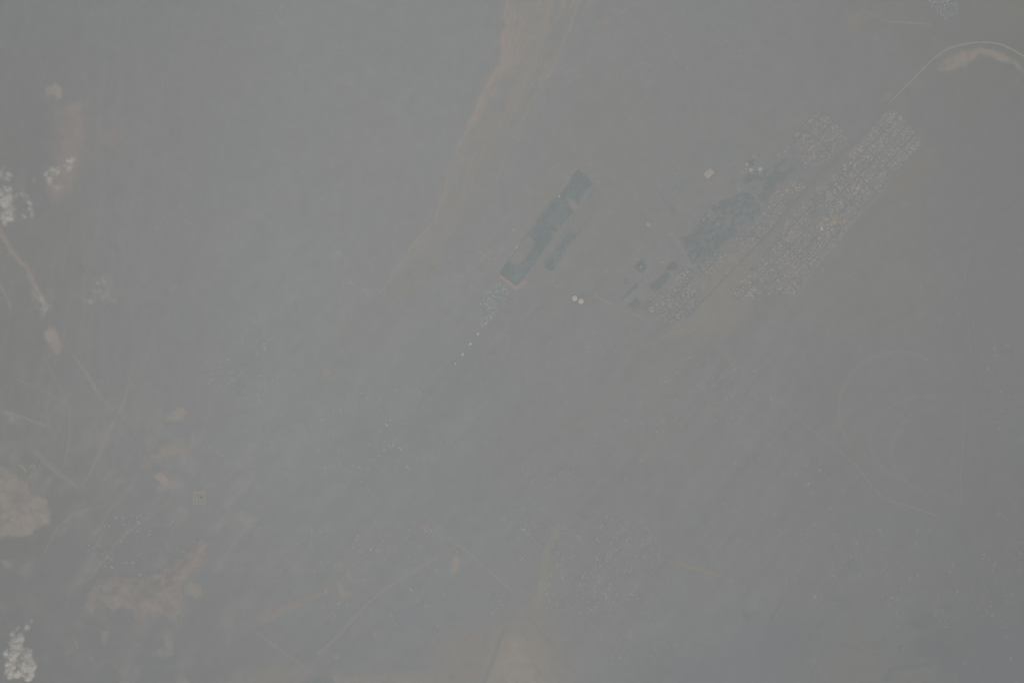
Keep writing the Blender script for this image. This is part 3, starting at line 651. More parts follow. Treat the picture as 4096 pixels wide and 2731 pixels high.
def proto(name, fn, mat):
    bm = bmesh.new(); fn(bm); me = bpy.data.meshes.new(name); bm.to_mesh(me); bm.free()
    me.materials.append(mat); return me
def f_gable(bm): bm_gable(bm, -.5, .5, -.5, .5, -1, .72, 1.0)
def f_flat(bm): bm_flatroof(bm, -.5, .5, -.5, .5, .9); bm_box(bm, .05, .38, .02, .38, .905, 1.25)
def f_ell(bm):
    bm_gable(bm, -.5, .5, .06, .5, -1, .7, 1.0); bm_box(bm, -.5, -.06, -.5, .055, -1, .78)
def f_court(bm):
    bm_box(bm, -.5, .5, .18, .5, -1, 1); bm_box(bm, -.5, -.2, -.5, .175, -1, .9); bm_box(bm, .32, .5, -.5, .175, -1, .8)
PR = {k: proto(n, f, MAT_ROOF) for k, n, f in (('g', 'gabled_house', f_gable), ('f', 'flat_roofed_house', f_flat), ('l', 'angled_house', f_ell), ('u', 'courtyard_house', f_court))}
PRDATA = {}
for k, me in PR.items():
    tri = []
    for p in me.polygons:
        vv = list(p.vertices)
        for i in range(1, len(vv) - 1): tri.append((vv[0], vv[i], vv[i + 1]))
    PRDATA[k] = (np.array([v.co[:] for v in me.vertices]), np.array(tri))

def put(kind, name, px, py, length, width, hgt, ang, col, label, cat, group=None):
    o = bpy.data.objects.new(name, PR[kind]); COL.objects.link(o)
    o.location = wpos(px, py, hz(px, py) + 0.2); o.rotation_euler = (0, 0, -math.radians(ang)); o.scale = (length, width, hgt)
    o.color = (*np.clip(col, 0, .8), 1)
    o['label'] = label; o['category'] = cat
    if group: o['group'] = group
    return o
class Batch:                                   # the many that are too small to pick apart
    def __init__(s): s.v = []; s.f = []; s.c = []; s.n = 0
    def add(s, kind, px, py, length, width, hgt, ang, col):
        v, f = PRDATA[kind]; a = -math.radians(ang); ca, sa = math.cos(a), math.sin(a)
        w = v * np.array([length, width, hgt]); X, Y, Z = wpos(px, py, hz(px, py) + .2)
        s.v.append(np.stack([w[:, 0] * ca - w[:, 1] * sa + X, w[:, 0] * sa + w[:, 1] * ca + Y, w[:, 2] + Z], -1))
        s.f.append(f + s.n); s.n += len(v); s.c.append(np.tile(np.clip(col, 0, .8), (len(v), 1)))
    def build(s, name, label=None):
        if not s.v: return
        o = mesh_np(name, np.vstack(s.v), np.vstack(s.f), MAT_HOUSES, np.vstack(s.c)); o['kind'] = 'stuff'
        if label: o['label'] = label
        return o

R = random.Random(11)
def in_poly(x, y, pts):
    c = False; n = len(pts)
    for i in range(n):
        x1, y1 = pts[i]; x2, y2 = pts[(i + 1) % n]
        if (y1 > y) != (y2 > y) and x < (x2 - x1) * (y - y1) / (y2 - y1) + x1: c = not c
    return c
ROOFS = {'white': (.66, .64, .58), 'pale grey': (.52, .52, .49), 'sandy': (.56, .49, .41), 'pinkish': (.57, .44, .37)}

# ------------------------------------------------------------------ houses of the gridded town
WHERE = {'east': 'between main road and outer track', 'north': 'in the quarter beyond the plantation',
         'middle': 'between plantation and main road', 'strip': 'in short rows below the plantation',
         'south': 'where the main road ends', 'few': 'on open ground beside main road'}
DENS = {'east': 7.7, 'north': 8.4, 'middle': 7.7, 'strip': 7.7, 'south': 8.2, 'few': 10}
homes = []
for key, pts in TOWNP.items():
    xs = [p[0] for p in pts]; ys = [p[1] for p in pts]
    sp = DENS[key]; ca, sa = math.cos(math.radians(-46)), math.sin(math.radians(-46))
    cx, cy = sum(xs) / len(xs), sum(ys) / len(ys); n = int(900 / sp)
    for i in range(-n, n):
        for j in range(-n, n):
            if j % 7 == 6 or i % 13 == 12: continue          # streets
            if R.random() < .14: continue
            a = i * sp + R.uniform(-.22, .22) * sp; b = j * sp * .92 + R.uniform(-.2, .2) * sp
            x = cx + a * ca - b * sa; y = cy + a * sa + b * ca
            if not in_poly(x, y, pts): continue
            gi = int(round((x - X0) / STEP)); gj = int(round((y - Y0) / STEP))
            if open_land[gj, gi] > .45 and R.random() < .85: continue
            if REGN[REG[gj, gi]] in ('playing_field', 'plantation', 'irrigated_field'): continue
            ln = R.uniform(13, 23) * (1.35 if R.random() < .12 else 1); wd = ln * R.uniform(.62, .95)
            roof = R.choices(list(ROOFS), (3, 5, 3, 1))[0]
            c = np.array(ROOFS[roof]) * np.array((1, .97, .9)) * R.uniform(.58, .95)
            homes.append((ln * wd, key, roof, R.choice('fffgglu'), x, y, ln, wd, R.uniform(3.2, 7), -46 + R.choice((0, 90)) + R.uniform(-4, 4), c))
homes.sort(key=lambda h: -h[0])
bat = Batch()
for i, (_, key, roof, kind, x, y, ln, wd, hh, an, c) in enumerate(homes):
    if i < 300:
        shape = {'f': 'flat roofed', 'g': 'gabled', 'l': 'angled', 'u': 'courtyard'}[kind]
        put(kind, PR[kind].name, x, y, ln, wd, hh, an, c, '%s %s town house %s' % (roof, shape, WHERE[key]), 'house',
            '%s %s town houses %s' % (roof, shape, WHERE[key]))
    else: bat.add(kind, x, y, ln, wd, hh, an, c)
bat.build('town_houses_mass', 'closely packed small houses of the gridded town')
print('town houses', len(homes))
# houses of the second settlement by the main road, top of the picture
P2 = P('a30', [(1450,0),(1760,0),(1740,120),(1640,200),(1560,130)])
homes2 = []
for i in range(420):
    x = R.uniform(3690, 3850); y = R.uniform(-60, 100)
    if not (in_poly(x, y, P2) or (y < 0 and 3700 < x < 3840)): continue
    if any((x - h[0]) ** 2 + (y - h[1]) ** 2 < 64 for h in homes2): continue
    homes2.append((x, y))
for k, (x, y) in enumerate(homes2):
    ln = R.uniform(13, 19)
    kind = R.choice('ffgglu'); roof = R.choice(('white', 'pale grey', 'pale grey', 'sandy')); shape = {'f': 'flat roofed', 'g': 'gabled', 'l': 'angled', 'u': 'courtyard'}[kind]
    put(kind, PR[kind].name, x, y, ln, ln * R.uniform(.65, .9), R.uniform(3.5, 6), 46 + R.choice((0, 90)), np.array(ROOFS[roof]) * R.uniform(.8, 1.1),
        '%s %s house in the separate tree-filled settlement up the main road' % (roof, shape), 'house', '%s %s houses of the tree-filled settlement' % (roof, shape))

# ------------------------------------------------------------------ scattered village houses and long sheds
VILL = [  # frame, centre, spread(x,y), count, angles, where
 ('v', (1250, 800), (640, 560), 300, (42, -48), 'in the big scattered village beside the sandy flat'),
 ('v', (800, 1250), (420, 280), 130, (42, -48), 'in the big scattered village beside the sandy flat'),
 ('v', (300, 520), (330, 380), 55, (42, -48), 'in the hamlet where the two dirt tracks meet'),
 ('a22', (330, 1180), (260, 180), 70, (45, -50), 'in the hamlet north of the track junction'),
 ('a22', (1700, 350), (500, 300), 60, (45, -45), 'in the hamlet below the town'),
 ('a22', (1150, 800), (420, 300), 40, (45, -45), 'on the open plain below the storage tanks'),
 ('a22', (2100, 700), (300, 500), 30, (60, -30), 'on the open plain beside the straight diagonal track'),
 ('a23', (1150, 1150), (450, 300), 45, (42, -48), 'at the lower end of the big scattered village'),
 ('a32', (200, 1150), (330, 380), 60, (45, -50), 'in the hamlet beside the curving track'),
 ('a33', (600, 400), (600, 360), 80, (45, -55), 'on the dark plain under the curving track'),
 ('a33', (1500, 650), (600, 500), 95, (20, -65), 'on the dark plain beside the scrub wood'),
 ('a32', (2150, 500), (190, 500), 45, (20, -68), 'east of the long straight road'),
 ('a33', (2150, 500), (200, 700), 45, (20, -65), 'east of the long straight road'),
 ('a31', (1400, 1300), (420, 240), 45, (30, -65), 'in the hamlet above the ring track'),
 ('a12', (1200, 900), (750, 500), 85, (42, -50), 'on the green plain left of the track junction'),
 ('a12', (-60, 250), (420, 300), 70, (42, -50), 'on the green plain below the broken earth bank'),
 ('a13', (1000, 500), (950, 480), 80, (42, -50), 'among the bare patches beside the long dirt track'),
 ('a03', (1300, 300), (500, 300), 85, (42, -50), 'on the rough ground above the sandy hill'),
 ('a20', (1750, 400), (500, 380), 30, (42, -60), 'on the plain between the riverbed and the town'),
]
vh = []
for fr, c, spd, n, angs, where in VILL:
    for i in range(n):
        r = math.sqrt(R.random()); a = R.uniform(0, 2 * math.pi)
        x, y = P1(fr, c[0] + spd[0] * r * math.cos(a), c[1] + spd[1] * r * math.sin(a))
        an = R.choice(angs) + R.uniform(-4, 4)
        if R.random() < .16: ln, wd, kind = R.uniform(28, 55), R.uniform(7, 9.5), 'long'
        elif R.random() < .1: ln, wd, kind = R.uniform(16, 22), R.uniform(12, 16), 'u'
        else: ln, wd, kind = R.uniform(9, 18), R.uniform(7, 11), R.choice('ggf')
        roof = R.choices(('white', 'pale grey', 'sandy'), (5, 4, 2))[0]
        br = R.uniform(.75, 1.2)
        br *= .66 if x > 3000 else (.82 if x > 1950 else 1.05)
        vh.append((ln * wd * br, kind, x, y, ln, wd, an, roof, np.array(ROOFS[roof]) * br, where))
vh.sort(key=lambda h: -h[0])
bat = Batch(); nlong = nsm = 0
for (_, kind, x, y, ln, wd, an, roof, c, where) in vh:
    if kind == 'long' and nlong < 300:
        nlong += 1
        size = 'very long' if ln > 46 else ('long' if ln > 37 else 'shorter')
        put('g', 'long_shed', x, y, ln, wd, 4.5, an, c, '%s %s shed %s' % (size, roof, where), 'shed', '%s %s sheds %s' % (size, roof, where))
    elif nsm < 300 and kind != 'long':
        nsm += 1
        form = {'u': 'courtyard', 'g': 'gabled', 'f': 'flat'}[kind]; size = 'long' if ln / wd > 1.75 else ('squarish' if ln / wd < 1.3 else 'oblong')
        if kind == 'u': size = 'large'
        put(kind, 'village_house', x, y, ln, wd, 3.8, an, c, '%s %s %s house %s' % (size, roof, form, where), 'house', '%s %s %s houses %s' % (size, roof, form, where))
    else: bat.add('g' if kind == 'long' else kind, x, y, ln, wd, 3.8, an, c)
bat.build('village_houses_mass', 'tiny scattered houses over the open plain')
print('village', len(vh), nlong, nsm)

# ------------------------------------------------------------------ single buildings one can pick out
def B(fr, x, y, ln, wd, ang, col, name, label, cat, kind='g', hgt=6.0, group=None):
    px, py = P1(fr, x, y); s = FS(fr) * M
    return put(kind, name, px, py, ln * s, wd * s, hgt, ang, unhaze(col) * 1.05, label, cat, group)
WH = (158, 155, 147); GR = (150, 149, 144); YW = (150, 149, 136); PK = (152, 141, 134)
# pale sheds standing in one line across the plain
for k, (fr, x, y, l, w) in enumerate([('a11',2110,1403,16,13),('a11',2038,1497,26,18),('a12',1968,22,26,19),('a12',1897,117,26,19),('a12',1832,203,17,13)]):
    B(fr, x, y, l, w, -58, (163,163,154), 'storage_shed', ['first and smaller of five pale sheds in a line, below the block of tiny buildings', 'second of five pale sheds in a line, counted from the block of tiny buildings', 'third and middle one of five pale sheds in a line across the plain', 'fourth of five pale sheds in a line, counted from the block of tiny buildings', 'last and smallest of five pale sheds in a line across the plain'][k], 'shed', 'g', 9, 'five pale sheds in a line')
B('a11', 1810, 1397, 17, 9, -50, (152,143,134), 'storage_shed', 'lone small tan shed on bare plain beside the line of pale sheds', 'shed')
# block of tiny buildings under the irrigated field
blk = P('a11', [(2245,1015),(2335,1095),(2200,1310),(2130,1395),(2025,1290),(2080,1150)])
cnt = 0
while cnt < 70:
    x = R.uniform(1900, 2045); y = R.uniform(1120, 1295)
    if not in_poly(x, y, blk): continue
    cnt += 1
    ln = R.uniform(14, 26); wd = R.uniform(8, 11)
    put('g', 'barrack_hut', x, y, ln, wd, 4.5, R.choice((40, 40, -52)), np.array((.60, .57, .48)) * R.uniform(.85, 1.15),
        '%s hut in the dark rectangular block under the irrigated field' % ('long pale' if ln > 21 else 'short pale'), 'hut', '%s huts in the dark rectangular block' % ('long pale' if ln > 21 else 'short pale'))
# round tanks
def tank(fr, x, y, r, label):
    px, py = P1(fr, x, y); r = r * FS(fr) * M
    e = bpy.data.objects.new('storage_tank', None); COL.objects.link(e); e.location = wpos(px, py, hz(px, py)); e['label'] = label; e['category'] = 'tank'
    e['group'] = 'pair of round storage tanks'
    N = 40
    def rings(rs):
        v = []; f = []
        for (rr, z) in rs:
            v += [(rr * math.cos(2 * math.pi * k / N), rr * math.sin(2 * math.pi * k / N), z) for k in range(N)]
        for i in range(len(rs) - 1):
            for k in range(N): f.append((i * N + k, i * N + (k + 1) % N, (i + 1) * N + (k + 1) % N, (i + 1) * N + k))
        return v, f
    v, f = rings([(r, -1), (r, 14), (r * 1.015, 14.02), (r * 1.015, 14.6), (r * .99, 14.6)])
    w = mesh_np('wall', v, f, MAT_CONC); w.parent = e
    prof = [(r * .985 * (1 - q), 14.3 + 4.0 * math.sin(q * math.pi / 2)) for q in (0, .12, .25, .4, .55, .7, .85, .97)]
    v, f = rings(prof); ro = mesh_np('roof', v, f, MAT_ROOF); ro.color = (*unhaze((168, 160, 152)), 1); ro.parent = e
    v, f = rings([(r * .03, 18.0), (r * .03, 20), (r * .045, 20.02), (.2, 21)]); ve = mesh_np('vent', v, f, MAT_METAL); ve.parent = ro
    a = math.radians(40)
    bm = bmesh.new(); bm_box(bm, r + .02, r + 1.2, -.8, .8, -1, 15.5); me = bpy.data.meshes.new('ladder'); bm.to_mesh(me); bm.free(); me.materials.append(MAT_METAL)
    la = bpy.data.objects.new('ladder', me); COL.objects.link(la); la.parent = e; la.rotation_euler = (0, 0, a)
tank('a21', 575, 1171, 25.5, 'round pale storage tank, the one of the pair closer to the irrigated field')
tank('a21', 632, 1198, 25.5, 'round pale storage tank, the one of the pair farther from the irrigated field')
# large halls with wall and roof parts
def hall(name, fr, x, y, ln, wd, ang, hgt, col, label, cat='hall', bays=6, group=None):
    px, py = P1(fr, x, y); s = FS(fr) * M; ln *= s; wd *= s
    e = bpy.data.objects.new(name, None); COL.objects.link(e); e.location = wpos(px, py, hz(px, py) + .1); e.rotation_euler = (0, 0, -math.radians(ang))
    e['label'] = label; e['category'] = cat
    if group: e['group'] = group
    bm = bmesh.new(); bm_box(bm, -ln / 2, ln / 2, -wd / 2, wd / 2, -1.5, hgt); me = bpy.data.meshes.new('wall'); bm.to_mesh(me); bm.free(); me.materials.append(MAT_WALL)
    o = bpy.data.objects.new('wall', me); COL.objects.link(o); o.parent = e
    me = None
    for k in range(bays):
        w = ln / bays
        if me is None:
            bm = bmesh.new(); bm_gable(bm, -w / 2 + .15, w / 2 - .15, -wd / 2 - .6, wd / 2 + .6, hgt + .05, hgt + .5, hgt + .5 + wd * .05)
            me = bpy.data.meshes.new('roof_panel'); bm.to_mesh(me); bm.free(); me.materials.append(MAT_ROOF)
        o = bpy.data.objects.new('roof_panel', me); COL.objects.link(o); o.parent = e; o.location = (-ln / 2 + (k + .5) * w, 0, 0); o.color = (*(unhaze(col) * R.uniform(.97, 1.03)), 1)
hall('warehouse', 't', 757, 513, 66, 46, -41, 11, (152,149,143), 'very large square pale grey roofed warehouse above the plantation', 'warehouse', 8)
hall('service_hall', 't', 338, 870, 31, 28, 50, 8, (144,146,142), 'lone grey square hall on dark plot beside the dirt track', bays=4)
hall('service_hall', 't', 1052, 487, 24, 22, 52, 8, (152,156,149), 'pale square hall, middle one of three at the head of the plantation', bays=4)
hall('service_hall', 't', 1114, 482, 26, 22, -48, 8, (152,157,150), 'pale square hall with a long shed alongside, nearest the town of three at the plantation', bays=4)
hall('service_hall', 't', 1025, 448, 18, 14, 50, 7, (152,155,146), 'smallest yellowish hall of three at the head of the plantation', bays=3)
hall('town_hall', 't', 1632, 853, 20, 17, 48, 9, (156,148,140), 'pinkish square hall on bare plot inside the gridded town', bays=3)
hall('town_hall', 't', 1585, 872, 16, 14, 48, 8, (153,149,139), 'cream square hall on pale plot beside the pinkish hall in town', bays=3)
hall('town_hall', 't', 1545, 898, 28, 14, 62, 8, (166,165,157), 'brightest white hall in the gridded town, below the cream hall', bays=4)
B('t', 1122, 493, 36, 5, -48, GR, 'long_shed', 'thin pale shed standing against the square hall nearest the town', 'shed')
B('t', 1017, 480, 10, 8, 0, GR, 'long_shed', 'tiny pale shed between the smallest and middle hall', 'shed')
B('t', 990, 500, 18, 7, -45, GR, 'long_shed', 'short grey shed left of the middle hall', 'shed')
B('t', 1243, 400, 34, 5, 55, GR, 'angled_wall_block', 'narrow pale block, one leg of an open angle above the dark grove', 'building')
B('t', 1243, 380, 30, 5, -42, GR, 'angled_wall_block', 'narrow pale block, upper leg of an open angle above the dark grove', 'building')
B('t', 1292, 358, 16, 10, -60, GR, 'long_shed', 'small grey shed beyond the open angle of narrow blocks', 'shed')
B('t', 1070, 400, 30, 9, 50, (144,143,138), 'long_shed', 'greyish shed along the upper side of the small square grove', 'shed')
B('t', 968, 622, 22, 8, -45, GR, 'long_shed', 'grey shed on the upper edge of the plantation', 'shed')
B('t', 520, 645, 26, 6, -42, GR, 'long_shed', 'pale shed on the faint field beside the dark hedge line', 'shed')
B('t', 418, 682, 14, 5, 55, GR, 'long_shed', 'small pale shed inside the dark hedge line', 'shed')
B('t', 533, 520, 22, 16, -40, (145,144,138), 'service_building', 'greyish building left of the very large warehouse', 'building', 'u')
B('t', 555, 475, 16, 10, -40, PK, 'service_building', 'small pinkish building above the greyish one left of the warehouse', 'building', 'f')
B('t', 498, 945, 22, 14, 40, (145,143,137), 'service_building', 'pale building at the near corner of the plantation', 'building', 'l')
B('t', 245, 1110, 22, 16, -30, PK, 'service_building', 'pinkish building beside the square grove near the tanks', 'building', 'u')
B('t', 285, 1162, 14, 10, -30, GR, 'service_building', 'pale building in the middle of the square grove', 'building', 'f')
B('t', 210, 1405, 40, 5, -42, GR, 'long_shed', 'long pale shed beside the grove at the end of the town', 'shed')
for k, (x, y, l, w, a, lab) in enumerate([(440,1130,30,6,42,'long pale shed of a pair beside the track to the groves'),(410,1100,26,4,42,'thin pale shed of a pair beside the track to the groves'),(318,1258,14,10,-40,'small pale building between two groves'),(166,1187,9,8,0,'tiny white building on open ground left of the groves')]):
    B('t', x, y, l, w, a, GR, 'long_shed', lab, 'shed')
for k, (x, y) in enumerate([(722,835),(755,805),(860,655),(845,640),(668,740),(620,905)]):
    B('t', x, y, 24 if k < 2 else 16, 18 if k < 2 else 4, -42 if k < 2 else 52, (141,140,136), 'garden_house', 'greyish building inside or along the upper edge of the plantation', 'building', 'f' if k < 2 else 'g', 5, 'buildings along the upper edge of the plantation')
# buildings of the irrigated field
B('r', 455, 735, 36, 13, 35, GR, 'long_shed', 'lone pale shed on open plain left of the irrigated field', 'shed')
B('r', 932, 380, 30, 15, -55, (156,154,147), 'gate_house', 'white building at the bend of the track beside the irrigated field', 'building')
B('r', 488, 908, 28, 22, -50, (158,154,142), 'pump_house', 'cream square building, largest in the row along the irrigated field', 'building', 'f')
for k, (x, y) in enumerate([(508,880),(468,940),(447,972),(428,1000)]):
    B('r', x, y, 17, 11, -50, GR, 'field_hut', 'small pale hut in the row along the irrigated field', 'hut', 'g', 4, 'huts in the row along the irrigated field')
B('r', 1057, 905, 20, 16, -50, (150,142,135), 'pump_house', 'small tan building against the narrow field strip', 'building', 'f')
B('r', 607, 1192, 32, 7, -55, GR, 'long_shed', 'thin pale shed at the foot of the irrigated field', 'shed')
B('r', 903, 1310, 26, 14, -30, (144,144,141), 'long_shed', 'grey shed between the narrow field strip and the tanks', 'shed')
B('r', 1165, 112, 34, 14, 48, (141,141,138), 'long_shed', 'grey shed at the top corner of the irrigated field', 'shed')
for k, (x, y) in enumerate([(800,550),(725,592),(680,660),(625,715),(745,540),(930,700),(505,880)][:6]):
    B('r', x, y, 20, 14, -50, (146,142,136), 'villa', 'tan villa on cleared ground beside the irrigated field', 'villa', 'l', 6, 'villas beside the irrigated field')
for k, (x, y, c) in enumerate([(378,352,PK),(272,608,(144,140,136)),(265,770,PK),(48,1075,(144,140,136))]):
    B('r', x, y, 16, 14, -40, c, 'farm_house', 'small tan farm house on the plain beside the riverbed', 'house', 'f', 5, 'farm houses beside the riverbed')
# compound with a long pale hall, west
B('a02', 215, 1162, 95, 13, 44, (140,140,128), 'long_hall', 'longest yellowish hall beside the bare sandy hill', 'hall', 'g', 8)
B('a02', 300, 1145, 44, 44, 40, (138,137,132), 'courtyard_block', 'square courtyard building beside the longest hall', 'building', 'u')
B('a02', 275, 1240, 50, 16, -45, (136,136,131), 'long_shed', 'grey shed below the courtyard building by the sandy hill', 'shed')
B('a02', 248, 1310, 26, 8, 44, (142,141,124), 'long_shed', 'short yellowish shed at the edge of the sandy hill', 'shed')
B('a02', 305, 1320, 36, 10, -42, (134,134,130), 'long_shed', 'dull grey shed near the short yellowish shed', 'shed')
B('a02', 412, 920, 36, 20, 55, (137,136,131), 'courtyard_block', 'pale building above the hall compound by the sandy hill', 'building', 'u')
# walled square compound
def compound(fr, x, y, size, size2, ang, col, label, wall_h=4.0, t=3.0):
    px, py = P1(fr, x, y); s = FS(fr) * M; a = size * s / 2; b = size2 * s / 2
    e = bpy.data.objects.new('walled_compound', None); COL.objects.link(e); e.location = wpos(px, py, hz(px, py) + 1.5); e.rotation_euler = (0, 0, -math.radians(ang))
    e['label'] = label; e['category'] = 'compound'
    bm = bmesh.new(); bm_box(bm, -a, a, -b, b, -4, .3); me = bpy.data.meshes.new('yard'); bm.to_mesh(me); bm.free(); me.materials.append(MAT_ROOF)
    o = bpy.data.objects.new('yard', me); COL.objects.link(o); o.parent = e; o.color = (*unhaze(col[0]), 1)
    for (x0, x1, y0, y1) in ((-a, a, -b, -b + t), (-a, a, b - t, b), (-a, -a + t, -b + t + .1, b - t - .1), (a - t, a, -b + t + .1, b - t - .1)):
        bm = bmesh.new(); bm_box(bm, x0, x1, y0, y1, .31, wall_h); me = bpy.data.meshes.new('wall'); bm.to_mesh(me); bm.free(); me.materials.append(MAT_ROOF)
        o = bpy.data.objects.new('wall', me); COL.objects.link(o); o.parent = e; o.color = (*unhaze(col[1]), 1)
compound('a02', 1832, 1433, 116, 126, 2, ((138,135,130), (149,142,135)), 'square walled compound with pale yard and small buildings on the scrub plain', 5, 9)
for k, (x, y, l, w) in enumerate([(1800,1385,22,14),(1830,1385,18,14),(1862,1388,22,14),(1805,1440,12,60),(1845,1475,30,10)]):
    B('a02', x, y, l, w, 2, (146,142,136), 'compound_building', 'tan building inside the square walled compound', 'building', 'f', 7, 'buildings inside the square walled compound')
B('a02', 1850, 1428, 22, 18, 2, (116,120,122), 'compound_building', 'dark roofed building in the middle of the walled compound', 'building', 'f', 8)
compound('a30', 1080, 895, 92, 46, -50, ((131,131,128), (141,140,133)), 'small oblong walled compound beside the main road', 4, 5)
B('a30', 1090, 880, 30, 10, -50, (138,137,130), 'compound_building', 'pale shed inside the small oblong compound by the main road', 'building')
# block of paired huts and an L-shaped range beside the long dirt track
B('a13', 713, 925, 46, 9, 48, (148,143,130), 'range_building', 'upper leg of the yellowish L-shaped range beside the long dirt track', 'building', 'g', 7)
B('a13', 709, 968, 60, 9, -52, (144,141,132), 'range_building', 'lower leg of the yellowish L-shaped range beside the long dirt track', 'building', 'g', 7)
for k in range(9):
    x = 690 - k * 17; y = 938 + k * 18
    B('a13', x - 8, y, 14, 8, 40, (141,139,132), 'barrack_hut', 'small tan hut in the row behind the L-shaped range', 'hut', 'g', 4, 'huts in the row behind the L-shaped range')
for k in range(7):
    B('a13', 458 - k * 18, 1180 + k * 20, 18, 9, 45, (141,139,132), 'barrack_hut', 'small tan hut in the row beside the dark square plot', 'hut', 'g', 4, 'huts in the row beside the dark square plot')
# works on the track at the edge of the sandy flat
for k, (x, y, l, w, a, c, lab) in enumerate([
  (2268,770,34,7,-20,YW,'thin cream shed at the works beside the dark square basin'), (2240,812,16,12,0,GR,'small white shed at the works below the dark square basin'),
  (2215,880,30,10,-60,(152,141,134),'tan bent building in the works at the edge of the sandy flat'), (2165,830,16,10,0,GR,'pale shed on the left side of the works'),
  (2255,845,14,12,0,GR,'pale shed on the right side of the works'), (2165,930,12,20,0,YW,'cream shed at the foot of the works'),
  (2182,917,14,6,0,GR,'narrow grey shed at the foot of the works'), (2150,760,30,6,88,YW,'thin cream shed along the dark square basin')]):
    B('a13', x, y, l, w, a, c, 'works_shed', lab, 'shed')
for x, y, c in [(1575,855,GR),(1620,857,PK),(1670,1040,GR),(1290,1030,GR),(430,1100,(140,138,132))]:
    B('a13', x, y, 18, 12, 30, c, 'farm_house', 'lone pale farm house among the dark fields by the sandy flat', 'house', 'f', 5, 'lone farm houses among the dark fields')
